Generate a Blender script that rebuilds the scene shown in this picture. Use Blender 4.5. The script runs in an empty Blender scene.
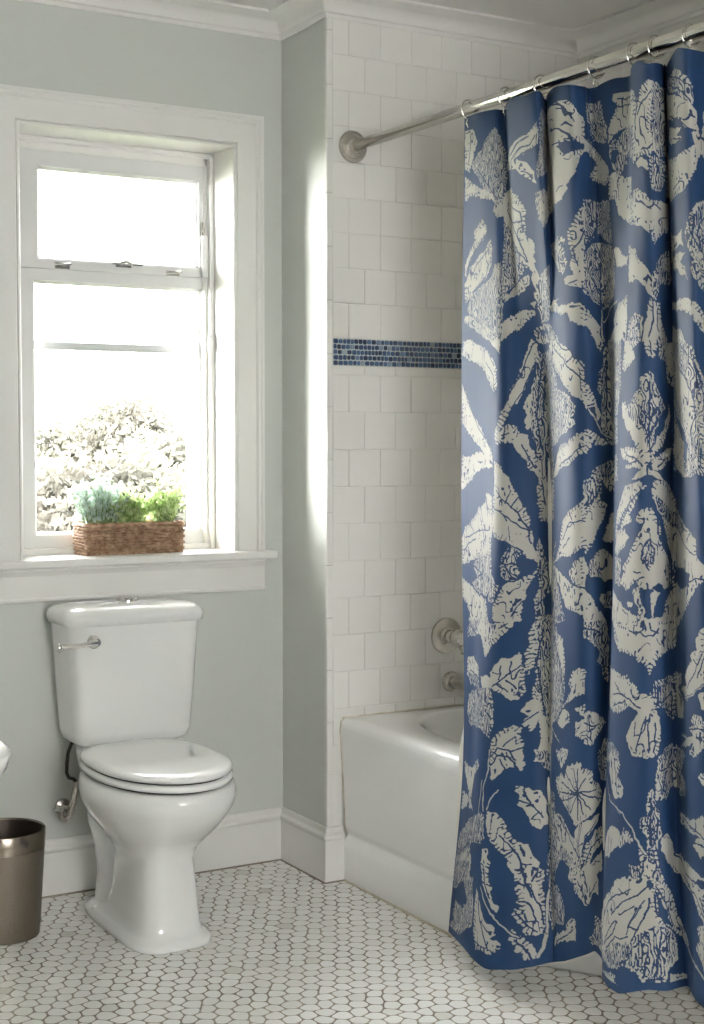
import bpy, bmesh, math, random
import numpy as np
FILL_LAMP = 4.0  # glow of the added fill lamp
WCOL = (1.0,.985,.97)
WSTR = 8.5
SUN = 8
SUND = (.62,-.40,-.09)
EXPO = 2.08
NSV, NTV = 760, 1050
U704 = 1254.0
CBLUE = (.0135,.043,.118)
CCREAM = (.395,.385,.355)
from mathutils import Vector, Matrix
random.seed(7)
rng = np.random.default_rng(7)
SC = bpy.context.scene
COL = SC.collection
PI = math.pi

# ------------------------------------------------------------------ helpers
class MB:
    """collects vertices and faces of one mesh"""
    def __init__(self): self.v = []; self.f = []; self.mi = []
    def add(self, vs, fs, mi=0):
        n = len(self.v); self.v += [tuple(p) for p in vs]
        self.f += [tuple(i + n for i in f) for f in fs]; self.mi += [mi] * len(fs)
        return self
    def box(self, a, b, mi=0):
        x0, y0, z0 = [min(p, q) for p, q in zip(a, b)]; x1, y1, z1 = [max(p, q) for p, q in zip(a, b)]
        vs = [(x0,y0,z0),(x1,y0,z0),(x1,y1,z0),(x0,y1,z0),(x0,y0,z1),(x1,y0,z1),(x1,y1,z1),(x0,y1,z1)]
        return self.add(vs, [(0,3,2,1),(4,5,6,7),(0,1,5,4),(1,2,6,5),(2,3,7,6),(3,0,4,7)], mi)
    def loft(self, rings, cap=True, mi=0):
        n = len(rings[0]); vs = [p for r in rings for p in r]; fs = []
        for k in range(len(rings) - 1):
            for i in range(n):
                j = (i + 1) % n
                fs.append((k*n+i, k*n+j, (k+1)*n+j, (k+1)*n+i))
        if cap:
            fs.append(tuple(reversed(range(n)))); fs.append(tuple(range((len(rings)-1)*n, len(rings)*n)))
        return self.add(vs, fs, mi)
    def tube(self, pts, r, n=10, cap=True, mi=0, closed=False):
        pts = [Vector(p) for p in pts]; m = len(pts)
        rr = r if isinstance(r, (list, tuple)) else [r] * m
        rings = []; up = None
        for i, p in enumerate(pts):
            if closed: t = pts[(i+1) % m] - pts[i-1]
            else: t = pts[min(i+1, m-1)] - pts[max(i-1, 0)]
            t.normalize()
            if up is None:
                up = t.orthogonal().normalized()
            up = (up - t * up.dot(t))
            up = up.normalized() if up.length > 1e-6 else t.orthogonal().normalized()
            s = t.cross(up)
            rings.append([p + (up*math.cos(a) + s*math.sin(a)) * rr[i] for a in [2*PI*k/n for k in range(n)]])
        if closed: rings.append(rings[0]); cap = False
        return self.loft(rings, cap, mi)
    def lathe(self, prof, axis='z', o=(0,0,0), n=40, mi=0, cap=True):
        """prof: list of (radius, height) turned about an axis"""
        rings = []
        for r, h in prof:
            ring = []
            for k in range(n):
                a = 2*PI*k/n; c, s = r*math.cos(a), r*math.sin(a)
                if axis == 'z': q = (c, s, h)
                elif axis == 'y': q = (c, h, -s)
                else: q = (h, c, s)
                ring.append((q[0]+o[0], q[1]+o[1], q[2]+o[2]))
            rings.append(ring)
        return self.loft(rings, cap, mi)
    def sweep(self, path, prof, mi=0, closed_prof=True):
        """path: list of (x,y); prof: list of (offset to the left normal, z); mitred"""
        m = len(path); P = [Vector(p) for p in path]; rings = []
        for i in range(m):
            if i == 0: d = (P[1]-P[0]).normalized(); nrm = Vector((-d.y, d.x)); k = 1
            elif i == m-1: d = (P[-1]-P[-2]).normalized(); nrm = Vector((-d.y, d.x)); k = 1
            else:
                d0 = (P[i]-P[i-1]).normalized(); d1 = (P[i+1]-P[i]).normalized()
                n0 = Vector((-d0.y, d0.x)); n1 = Vector((-d1.y, d1.x)); nrm = (n0+n1).normalized(); k = 1/max(.3, nrm.dot(n0))
            rings.append([(P[i].x+nrm.x*o*k, P[i].y+nrm.y*o*k, z) for o, z in prof])
        return self.loft(rings, True, mi)
    def build(self, name, mats, parent=None, smooth=False, bevel=0, seg=2, sub=0, loc=None, angle=None):
        me = bpy.data.meshes.new(name); me.from_pydata(self.v, [], self.f)
        if not isinstance(mats, (list, tuple)): mats = [mats]
        for m in mats: me.materials.append(m)
        if any(self.mi): me.polygons.foreach_set('material_index', self.mi)
        bm = bmesh.new(); bm.from_mesh(me); bmesh.ops.recalc_face_normals(bm, faces=bm.faces); bm.to_mesh(me); bm.free()
        me.update()
        o = bpy.data.objects.new(name, me); COL.objects.link(o)
        if smooth:
            me.polygons.foreach_set('use_smooth', [True]*len(me.polygons))
            if angle:
                me.set_sharp_from_angle(angle=math.radians(angle))
        if bevel:
            b = o.modifiers.new('b', 'BEVEL'); b.width = bevel; b.segments = seg; b.limit_method = 'ANGLE'; b.angle_limit = math.radians(35)
            b.harden_normals = False
        if sub:
            s = o.modifiers.new('s', 'SUBSURF'); s.levels = sub; s.render_levels = sub
        if parent: o.parent = parent; o.matrix_parent_inverse = parent.matrix_world.inverted() if False else Matrix.Translation(-Vector(parent_loc(parent)))
        return o

def parent_loc(o):
    v = Vector(o.location)
    return v if o.parent is None else v   # parents below top level sit at their thing's frame

def tag(o, label=None, cat=None, group=None, kind=None):
    if label: o['label'] = label
    if cat: o['category'] = cat
    if group: o['group'] = group
    if kind: o['kind'] = kind
    return o

def empty(name, loc=(0,0,0)):
    o = bpy.data.objects.new(name, None); COL.objects.link(o); o.location = loc; o.empty_display_size = .1
    return o

def sup(cx, cy, z, a, bf, bb, e=2.0, n=48):
    """superellipse ring: a half width in x, bf towards -y, bb towards +y"""
    r = []
    for k in range(n):
        t = 2*PI*k/n; c, s = math.cos(t), math.sin(t)
        x = math.copysign(abs(c)**(2/e), c)*a; y = math.copysign(abs(s)**(2/e), s)*(bb if s > 0 else bf)
        r.append((cx+x, cy+y, z))
    return r

# ------------------------------------------------------------------ materials
def mat(name, col=(.8,.8,.8), rough=.5, metal=0, spec=.5, coat=0, noise=None, bump=None, ior=None, trans=0, sheen=0):
    m = bpy.data.materials.new(name); m.use_nodes = True; nt = m.node_tree; b = nt.nodes['Principled BSDF']
    b.inputs['Base Color'].default_value = (*col, 1); b.inputs['Roughness'].default_value = rough
    b.inputs['Metallic'].default_value = metal; b.inputs['Specular IOR Level'].default_value = spec
    b.inputs['Coat Weight'].default_value = coat; b.inputs['Coat Roughness'].default_value = .06
    b.inputs['Transmission Weight'].default_value = trans; b.inputs['Sheen Weight'].default_value = sheen
    if ior: b.inputs['IOR'].default_value = ior
    tc = nt.nodes.new('ShaderNodeTexCoord')
    if noise:       # (scale, amount, second colour)
        n = nt.nodes.new('ShaderNodeTexNoise'); n.inputs['Scale'].default_value = noise[0]; n.inputs['Detail'].default_value = 5
        nt.links.new(tc.outputs['Object'], n.inputs['Vector'])
        r = nt.nodes.new('ShaderNodeMapRange'); r.inputs['From Min'].default_value = .35; r.inputs['From Max'].default_value = .7
        r.inputs['To Max'].default_value = noise[1]
        x = nt.nodes.new('ShaderNodeMix'); x.data_type = 'RGBA'
        x.inputs[6].default_value = (*col, 1); x.inputs[7].default_value = (*noise[2], 1)
        nt.links.new(n.outputs['Fac'], r.inputs['Value']); nt.links.new(r.outputs['Result'], x.inputs[0])
        nt.links.new(x.outputs[2], b.inputs['Base Color'])
    if bump:        # (scale, strength, distance)
        n = nt.nodes.new('ShaderNodeTexNoise'); n.inputs['Scale'].default_value = bump[0]; n.inputs['Detail'].default_value = 3
        nt.links.new(tc.outputs['Object'], n.inputs['Vector'])
        q = nt.nodes.new('ShaderNodeBump'); q.inputs['Strength'].default_value = bump[1]; q.inputs['Distance'].default_value = bump[2]
        nt.links.new(n.outputs['Fac'], q.inputs['Height']); nt.links.new(q.outputs['Normal'], b.inputs['Normal'])
    return m

def attr_color(m, name, cols, width=.0):
    """multiply/replace base colour through a float attribute ramp"""
    nt = m.node_tree; b = nt.nodes['Principled BSDF']
    a = nt.nodes.new('ShaderNodeAttribute'); a.attribute_name = name
    r = nt.nodes.new('ShaderNodeValToRGB'); r.color_ramp.interpolation = 'LINEAR'
    e = r.color_ramp.elements
    e[0].position, e[0].color = cols[0][0], (*cols[0][1], 1)
    e[1].position, e[1].color = cols[-1][0], (*cols[-1][1], 1)
    for p, c in cols[1:-1]:
        k = e.new(p); k.color = (*c, 1)
    nt.links.new(a.outputs['Fac'], r.inputs['Fac']); nt.links.new(r.outputs['Color'], b.inputs['Base Color'])
    return m

M = {}
M['paint'] = mat('sage_grey_paint', (.585,.600,.570), .6, spec=.3, bump=(60, .12, .002), noise=(1.5, .25, (.56,.575,.55)))
M['ceiling'] = mat('ceiling_paint', (.72,.71,.69), .7, spec=.2)
M['trim'] = mat('white_gloss_trim', (.75,.74,.72), .32, spec=.5, noise=(9, .25, (.71,.695,.66)), bump=(25, .1, .001))
M['sash'] = mat('white_sash_paint', (.66,.66,.655), .45)
M['porcelain'] = mat('white_porcelain', (.76,.76,.75), .12, spec=.6, coat=.6)
M['seat'] = mat('white_plastic', (.84,.84,.83), .18, spec=.5, coat=.3)
M['enamel'] = mat('white_enamel', (.88,.88,.88), .14, spec=.6, coat=.6)
M['chrome'] = mat('chrome', (.75,.73,.70), .12, metal=1)
M['nickel'] = mat('brushed_nickel', (.62,.58,.53), .26, metal=1)
M['rod'] = mat('polished_rod', (.70,.67,.63), .16, metal=1)
M['bronze'] = mat('hammered_metal', (.27,.23,.19), .30, metal=1, bump=(170, .7, .002), noise=(14, .55, (.24,.20,.16)))
M['bronze_s'] = mat('plain_metal_rim', (.29,.25,.205), .24, metal=1)
M['bronze_in'] = mat('dark_metal_lining', (.12,.10,.085), .45, metal=1)
M['hose'] = mat('dark_braided_hose', (.07,.065,.06), .35, metal=.6, bump=(400, .6, .001))
M['tile'] = mat('white_glazed_tile', (.80,.775,.735), .16, spec=.5, coat=.3)
attr_color(M['tile'], 'tone', [(0, (.765,.75,.725)), (1, (.795,.78,.755))])
M['grout'] = mat('pale_grout', (.64,.615,.57), .8, noise=(3.5, 1, (.78,.76,.73)))
M['floortile'] = mat('white_marble_tile', (.80,.79,.77), .22, spec=.5, bump=(120, .15, .001))
attr_color(M['floortile'], 'tone', [(0, (.70,.68,.64)), (.25, (.83,.815,.79)), (1, (.91,.90,.885))])
M['floorgrout'] = mat('brown_grout', (.20,.165,.13), .85, noise=(5, .9, (.42,.37,.31)))
M['mosaic'] = mat('blue_glass_mosaic', (.05,.10,.22), .12, spec=.6, coat=.4)
attr_color(M['mosaic'], 'tone', [(0, (.018,.035,.085)), (.5, (.04,.085,.19)), (.85, (.10,.18,.33)), (1, (.35,.42,.50))])
M['mosaicgrout'] = mat('blue_grey_grout', (.42,.46,.50), .8)
M['caulk'] = mat('aged_caulk', (.66,.60,.50), .6, noise=(30, .8, (.42,.35,.27)))
M['wicker'] = mat('brown_wicker', (.26,.14,.075), .65, noise=(60, 1, (.52,.36,.24)))
M['leaf_a'] = mat('blue_green_leaf', (.48,.60,.53), .55, noise=(60, 1, (.80,.86,.82)))  # paled, window glare is put into the leaf colour
M['leaf_b'] = mat('bright_green_leaf', (.34,.48,.16), .5, noise=(60, 1, (.74,.80,.52)))  # green paled by the same glare mixed into its colour
M['stem'] = mat('green_stem', (.25,.36,.14), .6)
M['soil'] = mat('potting_soil', (.06,.045,.035), .95, bump=(80, 1, .004))
M['bark'] = mat('dark_bark', (.05,.045,.04), .9)
M['treeleaf'] = mat('pale_autumn_leaf', (.085,.078,.064), .9, noise=(.6, .9, (.07,.073,.055)))
for k in ('leaf_a', 'leaf_b', 'treeleaf'):   # thin leaves let daylight through
    nt = M[k].node_tree; b_ = nt.nodes['Principled BSDF']; tr = nt.nodes.new('ShaderNodeBsdfTranslucent'); mx_ = nt.nodes.new('ShaderNodeMixShader'); mx_.inputs[0].default_value = .5
    nt.links.new(b_.inputs['Base Color'].links[0].from_socket, tr.inputs['Color']); nt.links.new(b_.outputs[0], mx_.inputs[1]); nt.links.new(tr.outputs[0], mx_.inputs[2])
    nt.links.new(mx_.outputs[0], nt.nodes['Material Output'].inputs['Surface'])
M['lawn'] = mat('lawn', (.10,.13,.06), .95, noise=(.4, .9, (.15,.15,.09)))
M['crystal'] = mat('clear_acrylic', (.95,.95,.95), .05, trans=.85, ior=1.49)
M['dark'] = mat('gap_shade', (.03,.03,.03), .6)  # dark colour standing in for shade in the toilet seat gaps
M['liner'] = mat('cream_liner', (.74,.72,.66), .7, sheen=.2)

def glass_mat():
    m = bpy.data.materials.new('window_glass'); m.use_nodes = True; nt = m.node_tree; nt.nodes.clear()
    o = nt.nodes.new('ShaderNodeOutputMaterial'); x = nt.nodes.new('ShaderNodeMixShader'); f = nt.nodes.new('ShaderNodeFresnel')
    t = nt.nodes.new('ShaderNodeBsdfTransparent'); g = nt.nodes.new('ShaderNodeBsdfGlossy'); g.inputs['Roughness'].default_value = .02
    t.inputs['Color'].default_value = (.97,.98,.975,1); f.inputs['IOR'].default_value = 1.25
    nt.links.new(f.outputs[0], x.inputs[0]); nt.links.new(t.outputs[0], x.inputs[1]); nt.links.new(g.outputs[0], x.inputs[2])
    nt.links.new(x.outputs[0], o.inputs['Surface']); return m
M['glass'] = glass_mat()
def emit_mat(name, col, s):
    m = bpy.data.materials.new(name); m.use_nodes = True; b = m.node_tree.nodes['Principled BSDF']
    b.inputs['Base Color'].default_value = (*col, 1); b.inputs['Emission Color'].default_value = (*col, 1); b.inputs['Emission Strength'].default_value = s
    return m

def face_attr(o, name, vals):
    a = o.data.attributes.new(name, 'FLOAT', 'FACE'); a.data.foreach_set('value', vals)

# ------------------------------------------------------------------ room shell
CZ = 2.535               # ceiling height
XL, XR = -.157, 0        # window opening right edge, stub wall plane
WX0, WX1, WZ0, WZ1 = -.81, -.168, .952, 2.143
YS = -.28                # tiled wet wall plane
TX0, TX1, TY1 = .05, .90, -2.12

def struct(o, label=None): tag(o, label, kind='structure'); return o
# back wall with its window opening (0.26 thick)
w = MB(); T = .26
w.box((-2.1,0,0),(WX0-.012,T,2.7)).box((WX1+.012,0,0),(.3,T,2.7)).box((WX0-.012,0,0),(WX1+.012,T,WZ0-.03)).box((WX0-.012,0,WZ1+.012),(WX1+.012,T,2.7))
struct(w.build('wall_back', M['paint']))
w = MB().box((XR,YS+.008,0),(.9+.15,0,2.7)); struct(w.build('wall_plumbing', M['paint']))
w = MB().box((TX1+.008,TY1-.12,0),(TX1+.13,YS+.008,2.7)); struct(w.build('wall_alcove', M['paint']))
w = MB().box((XR,TY1-.12,0),(TX1+.008,TY1-.008,2.7)).box((XR,-5.2,0),(.12,TY1-.12,2.7)); struct(w.build('wall_right', M['paint']))
w = MB().box((-2.1,-2.6,0),(-1.9,0,2.7)).box((-3.3,-2.6,0),(-2.1,-2.48,2.7)); struct(w.build('wall_left', M['paint']))
w = MB().box((-3.42,-5.2,0),(-3.3,-2.48,2.7)); struct(w.build('wall_entry', M['paint']))
RX0, RX1, RZ0, RZ1 = -1.9, -.8, .9, 2.1  # opening for the added fill window in the rear wall
w = MB().box((-3.3,-5.32,0),(RX0,-5.2,2.7)).box((RX1,-5.32,0),(.12,-5.2,2.7)).box((RX0,-5.32,0),(RX1,-5.2,RZ0)).box((RX0,-5.32,RZ1),(RX1,-5.2,2.7))
struct(w.build('wall_rear', M['paint']))
w = MB().box((-3.42,-5.32,CZ),(TX1+.13,T,CZ+.12)); struct(w.build('ceiling', M['ceiling']))

# crown moulding: one run along back wall, stub wall, wet wall, alcove wall
ZC = 2.480; pr = .085
cp = [(0,ZC-.004),(.006,ZC-.004),(.008,ZC+.006),(.014,ZC+.008)]
for k in range(7):
    a = k/6*PI/2; cp.append((.016+.055*(1-math.cos(a)), ZC+.010+.036*math.sin(a)))
cp += [(.074,ZC+.047),(.085,ZC+.048),(.085,CZ+.004),(0,CZ+.004)]
def crown(path, name): return struct(MB().sweep(path, cp).build(name, M['trim'], smooth=True, angle=32), )
# interior lies to the left of travel when going along -x ... travel: wall left -> right has interior on the right, so go right -> left
o = crown([(TX1,TY1),(TX1,YS),(0,YS),(0,0),(-1.9,0),(-1.9,-2.6)], 'trim_1')
# baseboards
bp = [(0,0),(.017,0),(.017,.125),(.022,.130),(.022,.138),(.012,.146),(.008,.160),(0,.160)]
struct(MB().sweep([(-.0,0),(-1.9,0)], bp).build('baseboard_back', M['trim'], bevel=.0015))
struct(MB().sweep([(TX0-.003,YS),(0,YS),(0,0)], bp).build('baseboard_plumbing', M['trim'], bevel=.0015))
struct(MB().sweep([(-1.9,0),(-1.9,-2.6)], bp).build('baseboard_left', M['trim'], bevel=.0015))
# stained joint where the boards meet the tiles
j = MB().box((-1.9,-.0195,0),(-.017,-.016,.0045)).box((-.0195,-.295,0),(-.016,-.017,.0045)).box((-.02,-.2995,0),(TX0-.002,-.2965,.0045))
struct(j.build('trim_2', M['floorgrout']))

# ------------------------------------------------------------------ floor: small hexagon tiles with grout
def hex_floor():
    mb = MB(); mb.box((-3.3,-5.2,-.05),(TX1+.13,0,-.0007), 1); tones = [0]*6
    p = .0435; A = Vector((p,0)); B = Vector((p*.5, p*.866)); R = p/math.sqrt(3)
    jit = {}
    def corner(x, y):
        k = (round(x/ (R*.5)), round(y/(R*.5)))
        if k not in jit:
            a = random.random()*2*PI; q = random.random()*.0080; jit[k] = (q*math.cos(a), q*math.sin(a))
        return Vector((x+jit[k][0], y+jit[k][1]))
    ny0, ny1 = int(-3.2/(p*.866)), 0
    for jn in range(ny0, ny1+1):
        for i in range(-60, 24):
            cx = i*p + (jn % 2)*p*.5; cy = jn*p*.866
            if cx < -1.9 or cx > .92 or cy < -3.0 or cy > 0: continue
            if cx > .02 and cy > -.3 : continue
            # the tiles below the line of sight from the room side are all kept
            pts = [corner(cx+R*math.cos(PI/6+k*PI/3), cy+R*math.sin(PI/6+k*PI/3)) for k in range(6)]
            c = sum(pts, Vector((0,0)))/6
            g = .0024; ring = []
            for k in range(6):
                a, b, d = pts[k-1], pts[k], pts[(k+1) % 6]
                ins = lambda q: c + (q-c)*(1 - g/ (q-c).length)
                b2 = ins(b); e1 = (ins(a)-b2)*.24; e2 = (ins(d)-b2)*.24
                ring += [b2+e1, (b2+e1*.33+e2*.33), b2+e2]
            h = random.random()*.0004; z = [-.0012, -.0004+h, .0+h]
            sc = [1, .99, .955]
            rings = [[(c.x+(q.x-c.x)*s, c.y+(q.y-c.y)*s, zz) for q in ring] for s, zz in zip(sc, z)]
            n0 = len(mb.f); mb.loft(rings, False)
            nv = len(mb.v); mb.f.append(tuple(range(nv-18, nv))); mb.mi.append(0)
            t = min(1, max(0, random.gauss(.62,.2))); tones += [t]*(len(mb.f)-n0)
    o = mb.build('floor', [M['floortile'], M['floorgrout']]); face_attr(o, 'tone', tones)
    return struct(o)
hex_floor()

# ------------------------------------------------------------------ wall tiles
def tile_panel(name, org, ux, length, z0, z1, tw, th, off, n):
    """tiles on a vertical plane; org (x,y), ux unit direction along it, n outward normal"""
    mb = MB(); ux = Vector((*ux,0)); n = Vector((*n,0)); o = Vector((*org,0)); tones = []
    def P(u, z, d): q = o + ux*u + n*d; return (q.x, q.y, z)
    a, b = P(0,z0,-.008), P(length,z1,-.0012)
    mb.box(a, b, 1); tones += [0]*6
    k = 0; z = z0
    while z < z1-.01:
        zt = min(z+th, z1); u = -(off[k % len(off)]*tw)
        while u < length-.002:
            u0, u1 = max(0, u), min(length, u+tw)
            if u1-u0 > .008:
                g = .0006; w = .0012
                tl = [random.uniform(-.0005,.0005) for _ in range(4)]
                outer = [(u0+g,z+g),(u1-g,z+g),(u1-g,zt-g),(u0+g,zt-g)]
                inner = [(u0+g+w,z+g+w),(u1-g-w,z+g+w),(u1-g-w,zt-g-w),(u0+g+w,zt-g-w)]
                rings = [[P(uu,zz,-.0015) for uu, zz in outer], [P(uu,zz,-.0005) for uu, zz in outer], [P(uu,zz,.0006+t) for (uu, zz), t in zip(inner, tl)]]
                n0 = len(mb.f); mb.loft(rings, False); nv = len(mb.v); mb.f.append((nv-4,nv-3,nv-2,nv-1)); mb.mi.append(0)
                tones += [random.random()]*(len(mb.f)-n0)
            u += tw
        z = zt; k += 1
    ob = mb.build(name, [M['tile'], M['grout']], smooth=False); face_attr(ob, 'tone', tones)
    return ob
tw = tile_panel('wall_tile', (.018,YS), (1,0), TX1-.018, .395, 1.497, .106, .1075, (0,.5), (0,-1)); struct(tw)
tw = tile_panel('wall_tile_upper', (.018,YS), (1,0), TX1-.018, 1.574, 2.478, .106, .1005, (.5,0,.5), (0,-1)); struct(tw); tw.name = 'wall_tile.001'
tw = tile_panel('wall_tile', (TX1,YS), (0,-1), YS-TY1, .01, 2.478, .106, .1040, (0,.5), (-1,0)); struct(tw)
tw = tile_panel('wall_tile', (0.0,TY1), (1,0), TX1, .01, 2.478, .106, .1040, (0,.5), (0,1)); struct(tw)
# bullnose strip at the outer edge of the wet wall
e = MB()
z = .162
while z < 2.475:
    zt = min(z+.152, 2.476)
    e.loft([[(x, y, zz) for x, y in [(-.003,YS+.012),(-.003,YS-.001),(.000,YS-.0035),(.016,YS-.004),(.017,YS+.0005),(.017,YS+.012)]] for zz in (z+.0006, zt-.0006)])
    z = zt
struct(e.build('trim_3', M['tile'], bevel=.001))
# blue mosaic band
def mosaic():
    mb = MB(); mb.box((.019,YS+.004,1.497),(TX1,YS-.0006,1.574),1); tones=[0]*6
    rows = 5; h = .077/rows
    for r in range(rows):
        u = .020
        while u < TX1-.004:
            wd = random.uniform(.011,.0175); u1 = min(u+wd, TX1)
            z0 = 1.497+r*h+random.uniform(.0008,.002); z1 = 1.497+(r+1)*h-random.uniform(.0008,.002)
            a, b = u+.0012, u1-.0008
            if b-a > .003:
                c = [(a,z0),(b,z0+random.uniform(-.0006,.0006)),(b,z1),(a,z1+random.uniform(-.0006,.0006))]
                ring = []
                for k in range(4):
                    p, q, s = Vector(c[k-1]), Vector(c[k]), Vector(c[(k+1)%4])
                    ring += [q+(p-q)*.2, q+(s-q)*.2]
                cc = sum(ring, Vector((0,0)))/8
                n0 = len(mb.f)
                mb.loft([[(cc.x+(q.x-cc.x)*s, YS-d, cc.y+(q.y-cc.y)*s) for q in ring] for s, d in ((1,0),(1,.0015),(.85,.0026))], False)
                nv = len(mb.v); mb.f.append(tuple(range(nv-8, nv))); mb.mi.append(0)
                t = random.random(); t = t*.8 if random.random() < .9 else random.uniform(.85,1); tones += [t]*(len(mb.f)-n0)
            u = u1
    o = mb.build('trim_4', [M['mosaic'], M['mosaicgrout']]); face_attr(o, 'tone', tones); struct(o)
mosaic()

# ------------------------------------------------------------------ window
win = empty('window_1', (0,0,0)); struct(win)
# casing: flat board with a raised outer back-band and an inner bead
def casing():
    mb = MB(); yo = -.020
    x0, x1, z0, z1 = WX0, WX1, WZ0, WZ1; cw = .103
    prof = [(0,0.0),(0,-.014),(.003,-.018),(.008,-.018),(.011,-.014),(.013,-.018),(.072,-.018),(.074,-.021),(.078,-.024),(.084,-.024),(.088,-.027),(.096,-.027),(.096,0)]
    def ring(fx, fz): return [(fx(o), y, fz(o)) for o, y in prof]
    mb.loft([ring(lambda o: x1+o, lambda o: z0), ring(lambda o: x1+o, lambda o: z1+o), ring(lambda o: x0-o, lambda o: z1+o), ring(lambda o: x0-o, lambda o: z0)])
    return mb.build('window_casing', M['trim'], win)
casing()
s = MB().box((WX0-.145,-.048,WZ0-.024),(WX1+.128,.0,WZ0)).box((WX0-.012,-.0,WZ0-.024),(WX1+.012,.20,WZ0)); s.build('window_sill', M['trim'], win, bevel=.005, seg=3)
s = MB(); s.loft([[(x, y, z) for y, z in [(0,.833),(-.016,.833),(-.019,.836),(-.019,.842),(-.016,.846),(-.016,.905),(-.020,.912),(-.026,.920),(-.026,WZ0-.024),(0,WZ0-.024)]] for x in (WX0-.103, WX1+.100)])
s.build('sill_apron', M['trim'], win)
# jamb liners, head and stop beads
s = MB().box((WX1,0,WZ0),(WX1+.0119,T,WZ1)).box((WX0-.0119,0,WZ0),(WX0,T,WZ1)).box((WX0-.0119,0,WZ1),(WX1+.0119,T,WZ1+.0119))
s.build('window_jamb', M['trim'], win)
YF = .150
s = MB()
for x0, x1 in ((WX1-.013, WX1), (WX0, WX0+.013)): s.box((x0,YF-.028,WZ0),(x1,YF-.004,WZ1))
s.box((WX0,YF-.028,WZ1-.013),(WX1,YF-.004,WZ1))
for x0, x1 in ((WX1-.022, WX1), (WX0, WX0+.022)): s.box((x0,YF-.008,WZ0),(x1,YF+.06,WZ1))
s.box((WX0,YF-.008,WZ1-.034),(WX1,YF+.06,WZ1))
s.build('stop_bead', M['trim'], win, bevel=.002)
def sash(name, x0, x1, z0, z1, y, d, gl):
    """frame with opening gl = (gx0,gx1,gz0,gz1), bevelled glazing rebate"""
    mb = MB(); gx0, gx1, gz0, gz1 = gl
    def r(a, b, c, dd, yy): return [(a,yy,c),(b,yy,c),(b,yy,dd),(a,yy,dd)]
    q = .007
    mb.loft([r(x0,x1,z0,z1,y+d), r(x0,x1,z0,z1,y), r(gx0-q,gx1+q,gz0-q,gz1+q,y), r(gx0-q*.8,gx1+q*.8,gz0-q*.8,gz1+q*.8,y+.004), r(gx0,gx1,gz0,gz1,y+.012), r(gx0,gx1,gz0,gz1,y+d), r(x0,x1,z0,z1,y+d)], False)
    o = mb.build(name, M['sash'], win, bevel=.001)
    pn = MB().box((gx0-.004,y+.014,gz0-.004),(gx1+.004,y+.018,gz1+.004)).build('pane', M['glass'], o); pn.matrix_parent_inverse = Matrix()
    return o
SX0, SX1 = WX0+.024, WX1-.024
up = sash('upper_sash', SX0-.004, SX1+.004, 1.775, 2.112, YF-.002, .035, (-.701,-.212,1.809,2.058))
lo = sash('lower_sash', SX0-.012, SX1+.012, .968, 1.790, YF+.012, .040, (-.711,-.197,1.014,1.735))
# outer storm sash meeting rail seen through the lower pane
MB().box((SX0+.018,YF+.075,1.548),(SX1-.018,YF+.093,1.572)).box((SX0-.01,YF+.075,.97),(SX0+.018,YF+.093,2.1)).box((SX1-.018,YF+.075,.97),(SX1+.01,YF+.093,2.1)).build('storm_rail', M['sash'], win, bevel=.002)
# bottom rail sub-sill of the frame
MB().box((WX0,YF-.016,WZ0),(WX1,YF+.09,WZ0+.017)).build('sill_stop', M['trim'], win, bevel=.003)
# latches on the meeting rail
def latch(x, z, wd, part):
    y = YF-.004
    a = MB().box((x-wd/2,y-.004,z-.010),(x+wd/2,y,z+.006)); a.tube([(x-wd*.45,y-.008,z-.002),(x+wd*.1,y-.010,z),(x+wd*.55,y-.012,z+.004)], .004, 8)
    o = a.build(part, M['chrome'], win, bevel=.001); return o
latch(-.638, 1.786, .045, 'sash_latch'); latch(-.293, 1.784, .042, 'sash_latch')
a = MB().box((-.475,YF-.008,1.790),(-.425,YF-.004,1.803)).box((-.49,YF-.020,1.796),(-.395,YF-.008,1.802)); a.tube([(-.468,YF-.024,1.801),(-.45,YF-.028,1.806),(-.43,YF-.024,1.801)], .005, 8)
o = a.build('sash_lock', M['chrome'], win, bevel=.001)
a = MB().box((-.776,YF-.008,1.915),(-.764,YF-.004,1.965)).tube([(-.770,YF-.009,1.915),(-.770,YF-.010,1.965)], .0035, 8); a.build('sash_hinge', M['chrome'], win)
a = MB().box((-.200,YF-.010,1.885),(-.190,YF-.004,1.940)).tube([(-.195,YF-.012,1.885),(-.195,YF-.014,1.94)], .003, 8); a.build('sash_hinge', M['chrome'], win)
a = MB().box((-.205,YF-.007,1.79),(-.202,YF-.004,1.89)).box((-.201,YF-.016,1.775),(-.181,YF-.004,1.90)); a.build('stay_arm', M['sash'], win, bevel=.001)
a = MB().box((WX0,YF-.02,1.44),(WX0+.02,YF-.010,1.47)).box((WX1-.02,YF-.034,1.555),(WX1-.008,YF-.026,1.60)); a.build('bead_catch', M['sash'], win, bevel=.001)

# unseen window behind the viewer, added to bring in fill daylight
w2 = empty('fill_window', (0,0,0)); struct(w2)
mb = MB()
for k in range(3):
    x0 = RX0+(RX1-RX0)/3*k; x1 = RX0+(RX1-RX0)/3*(k+1)
    mb.box((x0,-5.28,RZ0),(x0+.04,-5.22,RZ1)).box((x1-.04,-5.28,RZ0),(x1,-5.22,RZ1)).box((x0,-5.28,RZ0),(x1,-5.22,RZ0+.05)).box((x0,-5.28,RZ1-.05),(x1,-5.22,RZ1)).box((x0,-5.27,1.53),(x1,-5.23,1.57))
mb.build('fill_window_frame', M['sash'], w2); MB().box((RX0+.02,-5.252,RZ0+.02),(RX1-.02,-5.248,RZ1-.02)).build('pane', M['glass'], w2)

# ------------------------------------------------------------------ toilet
TXC = -.602
toi = tag(empty('toilet', (TXC,-.35,0)), 'white two-piece porcelain toilet with closed lid below the window', 'toilet')
Z0 = TXC
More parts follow.
